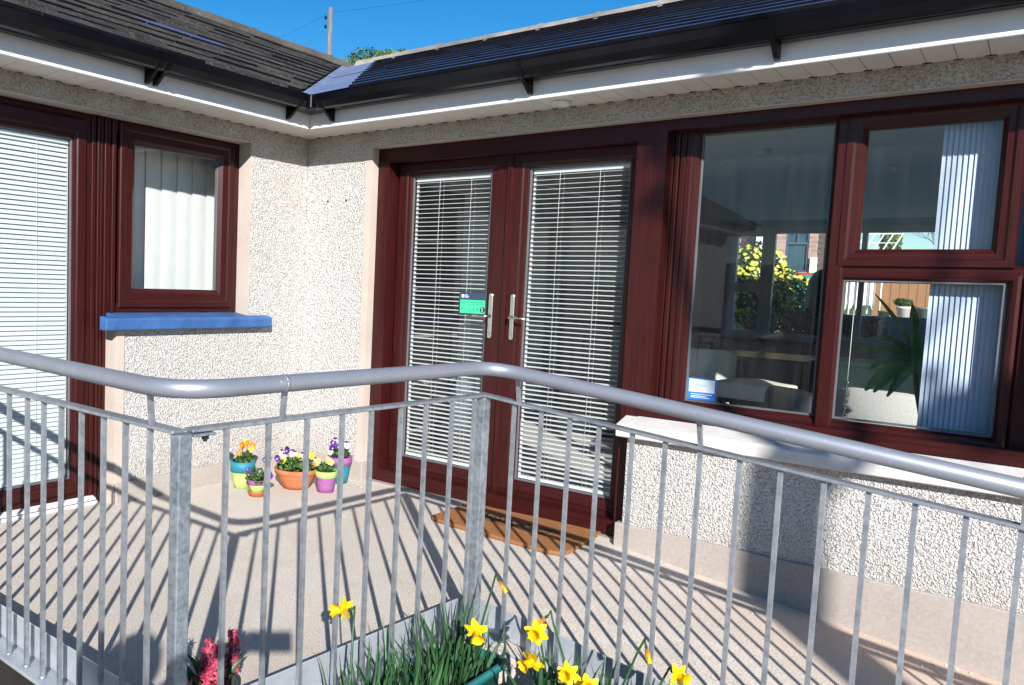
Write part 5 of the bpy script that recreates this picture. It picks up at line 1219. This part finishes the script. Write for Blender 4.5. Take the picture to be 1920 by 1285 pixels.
# ================================================================== PHOTOGRAPHER (behind the camera; only the shadow shows)
def skinbody(name,nodes,edges,m,parent,sub=2,root=0):
    me=bpy.data.meshes.new(name); org=Vector(parent.location)
    me.from_pydata([Vector(n_[0])-org for n_ in nodes],edges,[]); me.materials.append(m)
    o=bpy.data.objects.new(name,me); C.objects.link(o); o.parent=parent
    sk=o.modifiers.new('skin','SKIN'); sk.use_smooth_shade=True
    for i,n_ in enumerate(nodes):
        r_=n_[1]; me.skin_vertices[0].data[i].radius=(r_,r_) if not isinstance(r_,tuple) else r_
        me.skin_vertices[0].data[i].use_root=(i==root)
    s_=o.modifiers.new('sub','SUBSURF'); s_.levels=sub; s_.render_levels=sub
    return o
bk=-fw.copy(); bk.z=0; bk.normalize(); side=Vector((r2.x,r2.y,0)).normalized()
PC=CAM-fw*.016-r2*.068                       # phone centre
B0=CAM+bk*.30-side*.50; gz=-.33
def bp(s,b_,z):
    z=z-.17 if z>.2 else z-.15
    return Vector((B0.x,B0.y,0))+side*s+bk*b_+Vector((0,0,z))
PH=thing('person','person in a dark coat holding up a phone, shadow falling on the landing','person',(B0.x,B0.y,gz))
WL=PC-r2*.16+bk*.03-Vector((0,0,.02)); WR=bp(.225,.02,.74)
nodes=[(bp(0,0,.70),.135),(bp(0,0,.90),.135),(bp(0,.01,1.06),.15),(bp(0,.0,1.19),.11),(bp(0,-.01,1.28),.052),
 (bp(-.085,0,.60),.095),(bp(-.10,-.02,.30),.070),(bp(-.11,.01,-.08),.045),(bp(.085,0,.60),.095),(bp(.10,-.02,.30),.070),(bp(.12,.03,-.08),.045),
 (bp(-.165,0,1.17),.066),(bp(-.10,-.12,1.10),.05),(WL,.036),(bp(.165,0,1.17),.066),(bp(.235,.03,.93),.05),(WR,.036)]
edges=[(0,1),(1,2),(2,3),(3,4),(0,5),(5,6),(6,7),(0,8),(8,9),(9,10),(3,11),(11,12),(12,13),(3,14),(14,15),(15,16)]
skinbody('body',nodes,edges,M['coat'],PH)
HN=[(bp(0,-.01,1.29),.050),(bp(0,-.015,1.35),.062),(bp(0,-.03,1.42),.082),(bp(0,-.02,1.49),.075)]
skinbody('head',HN,[(0,1),(1,2),(2,3)],M['skin'],PH)
b=MB()
for i in range(700):
    d=Vector((rnd.gauss(0,1),rnd.gauss(0,1),rnd.gauss(0,1)+.25)).normalized(); hc=bp(0,.005,1.45)
    if d.dot(-bk)>.35 and d.z<.55: continue
    leafdot(b,hc+Vector((d.x*.098,d.y*.098,d.z*.115)),.02,d,2.0)
b.build('hair',M['hair'],PH,recalc=False)
for sg in (-1,1):
    # hand: palm, four separate fingers and a thumb; the left one grips the phone, the right one hangs relaxed
    if sg<0:
        w0=WL; pe=PC+r2*sg*.088-u2*.012+bk*.012; pm=w0.lerp(pe,.6)
        fing=[(pe+u2*(.020-.016*k),PC+r2*sg*.092+u2*(.024-.018*k)+fw*.008,PC+r2*sg*(.052+.004*k)+u2*(.022-.019*k)+fw*.014) for k in range(4)]
        th=(pe-u2*.01,PC+r2*sg*.080-u2*.028+bk*.016,PC+r2*sg*.055-u2*.018+bk*.016)
    else:
        w0=WR; dn=Vector((0,0,-1)); pm=w0+dn*.05; pe=w0+dn*.09
        fing=[(pe+bk*(.026-.017*k)*-1,pe+dn*(.045-.004*abs(k-1))-bk*(.028-.018*k)-side*.006,pe+dn*(.075-.008*abs(k-1))-bk*(.024-.016*k)-side*.022) for k in range(4)]
        th=(pm-bk*.02,pm+dn*.04-bk*.045-side*.01,pm+dn*.065-bk*.045-side*.02)
    skinbody('hand',[(w0,.026),(pm,.030),(pe,.026)],[(0,1),(1,2)],M['skin'],PH,1)
    for k,(a_,c_,d_) in enumerate(fing): skinbody('finger',[(a_,.0095),(c_,.0085),(d_,.007)],[(0,1),(1,2)],M['skin'],PH,1)
    skinbody('thumb',[(th[0],.011),(th[1],.010),(th[2],.008)],[(0,1),(1,2)],M['skin'],PH,1)
    b=MB(); fx=bp(sg*.12,-.06,gz); f0=Vector((fx.x,fx.y,0)); 
    b.hexa([f0+side*-.045+bk*.13+Vector((0,0,gz)),f0+side*.045+bk*.13+Vector((0,0,gz)),f0+side*.05-bk*.13+Vector((0,0,gz)),f0-side*.05-bk*.13+Vector((0,0,gz)),f0-side*.035+bk*.12+Vector((0,0,gz+.11)),f0+side*.035+bk*.12+Vector((0,0,gz+.11)),f0+side*.04-bk*.12+Vector((0,0,gz+.045)),f0-side*.04-bk*.12+Vector((0,0,gz+.045))]); b.build('shoe',M['shoe'],PH,bevel=.015,seg=2)
b=MB(); a_=r2*.079; c_=u2*.0375; d_=fw*.004
b.hexa([PC-a_-c_-d_,PC+a_-c_-d_,PC+a_-c_+d_,PC-a_-c_+d_,PC-a_+c_-d_,PC+a_+c_-d_,PC+a_+c_+d_,PC-a_+c_+d_]); o=b.build('phone',M['phone'],bevel=.002,seg=2); tag(o,'black phone held sideways at the camera position','phone')
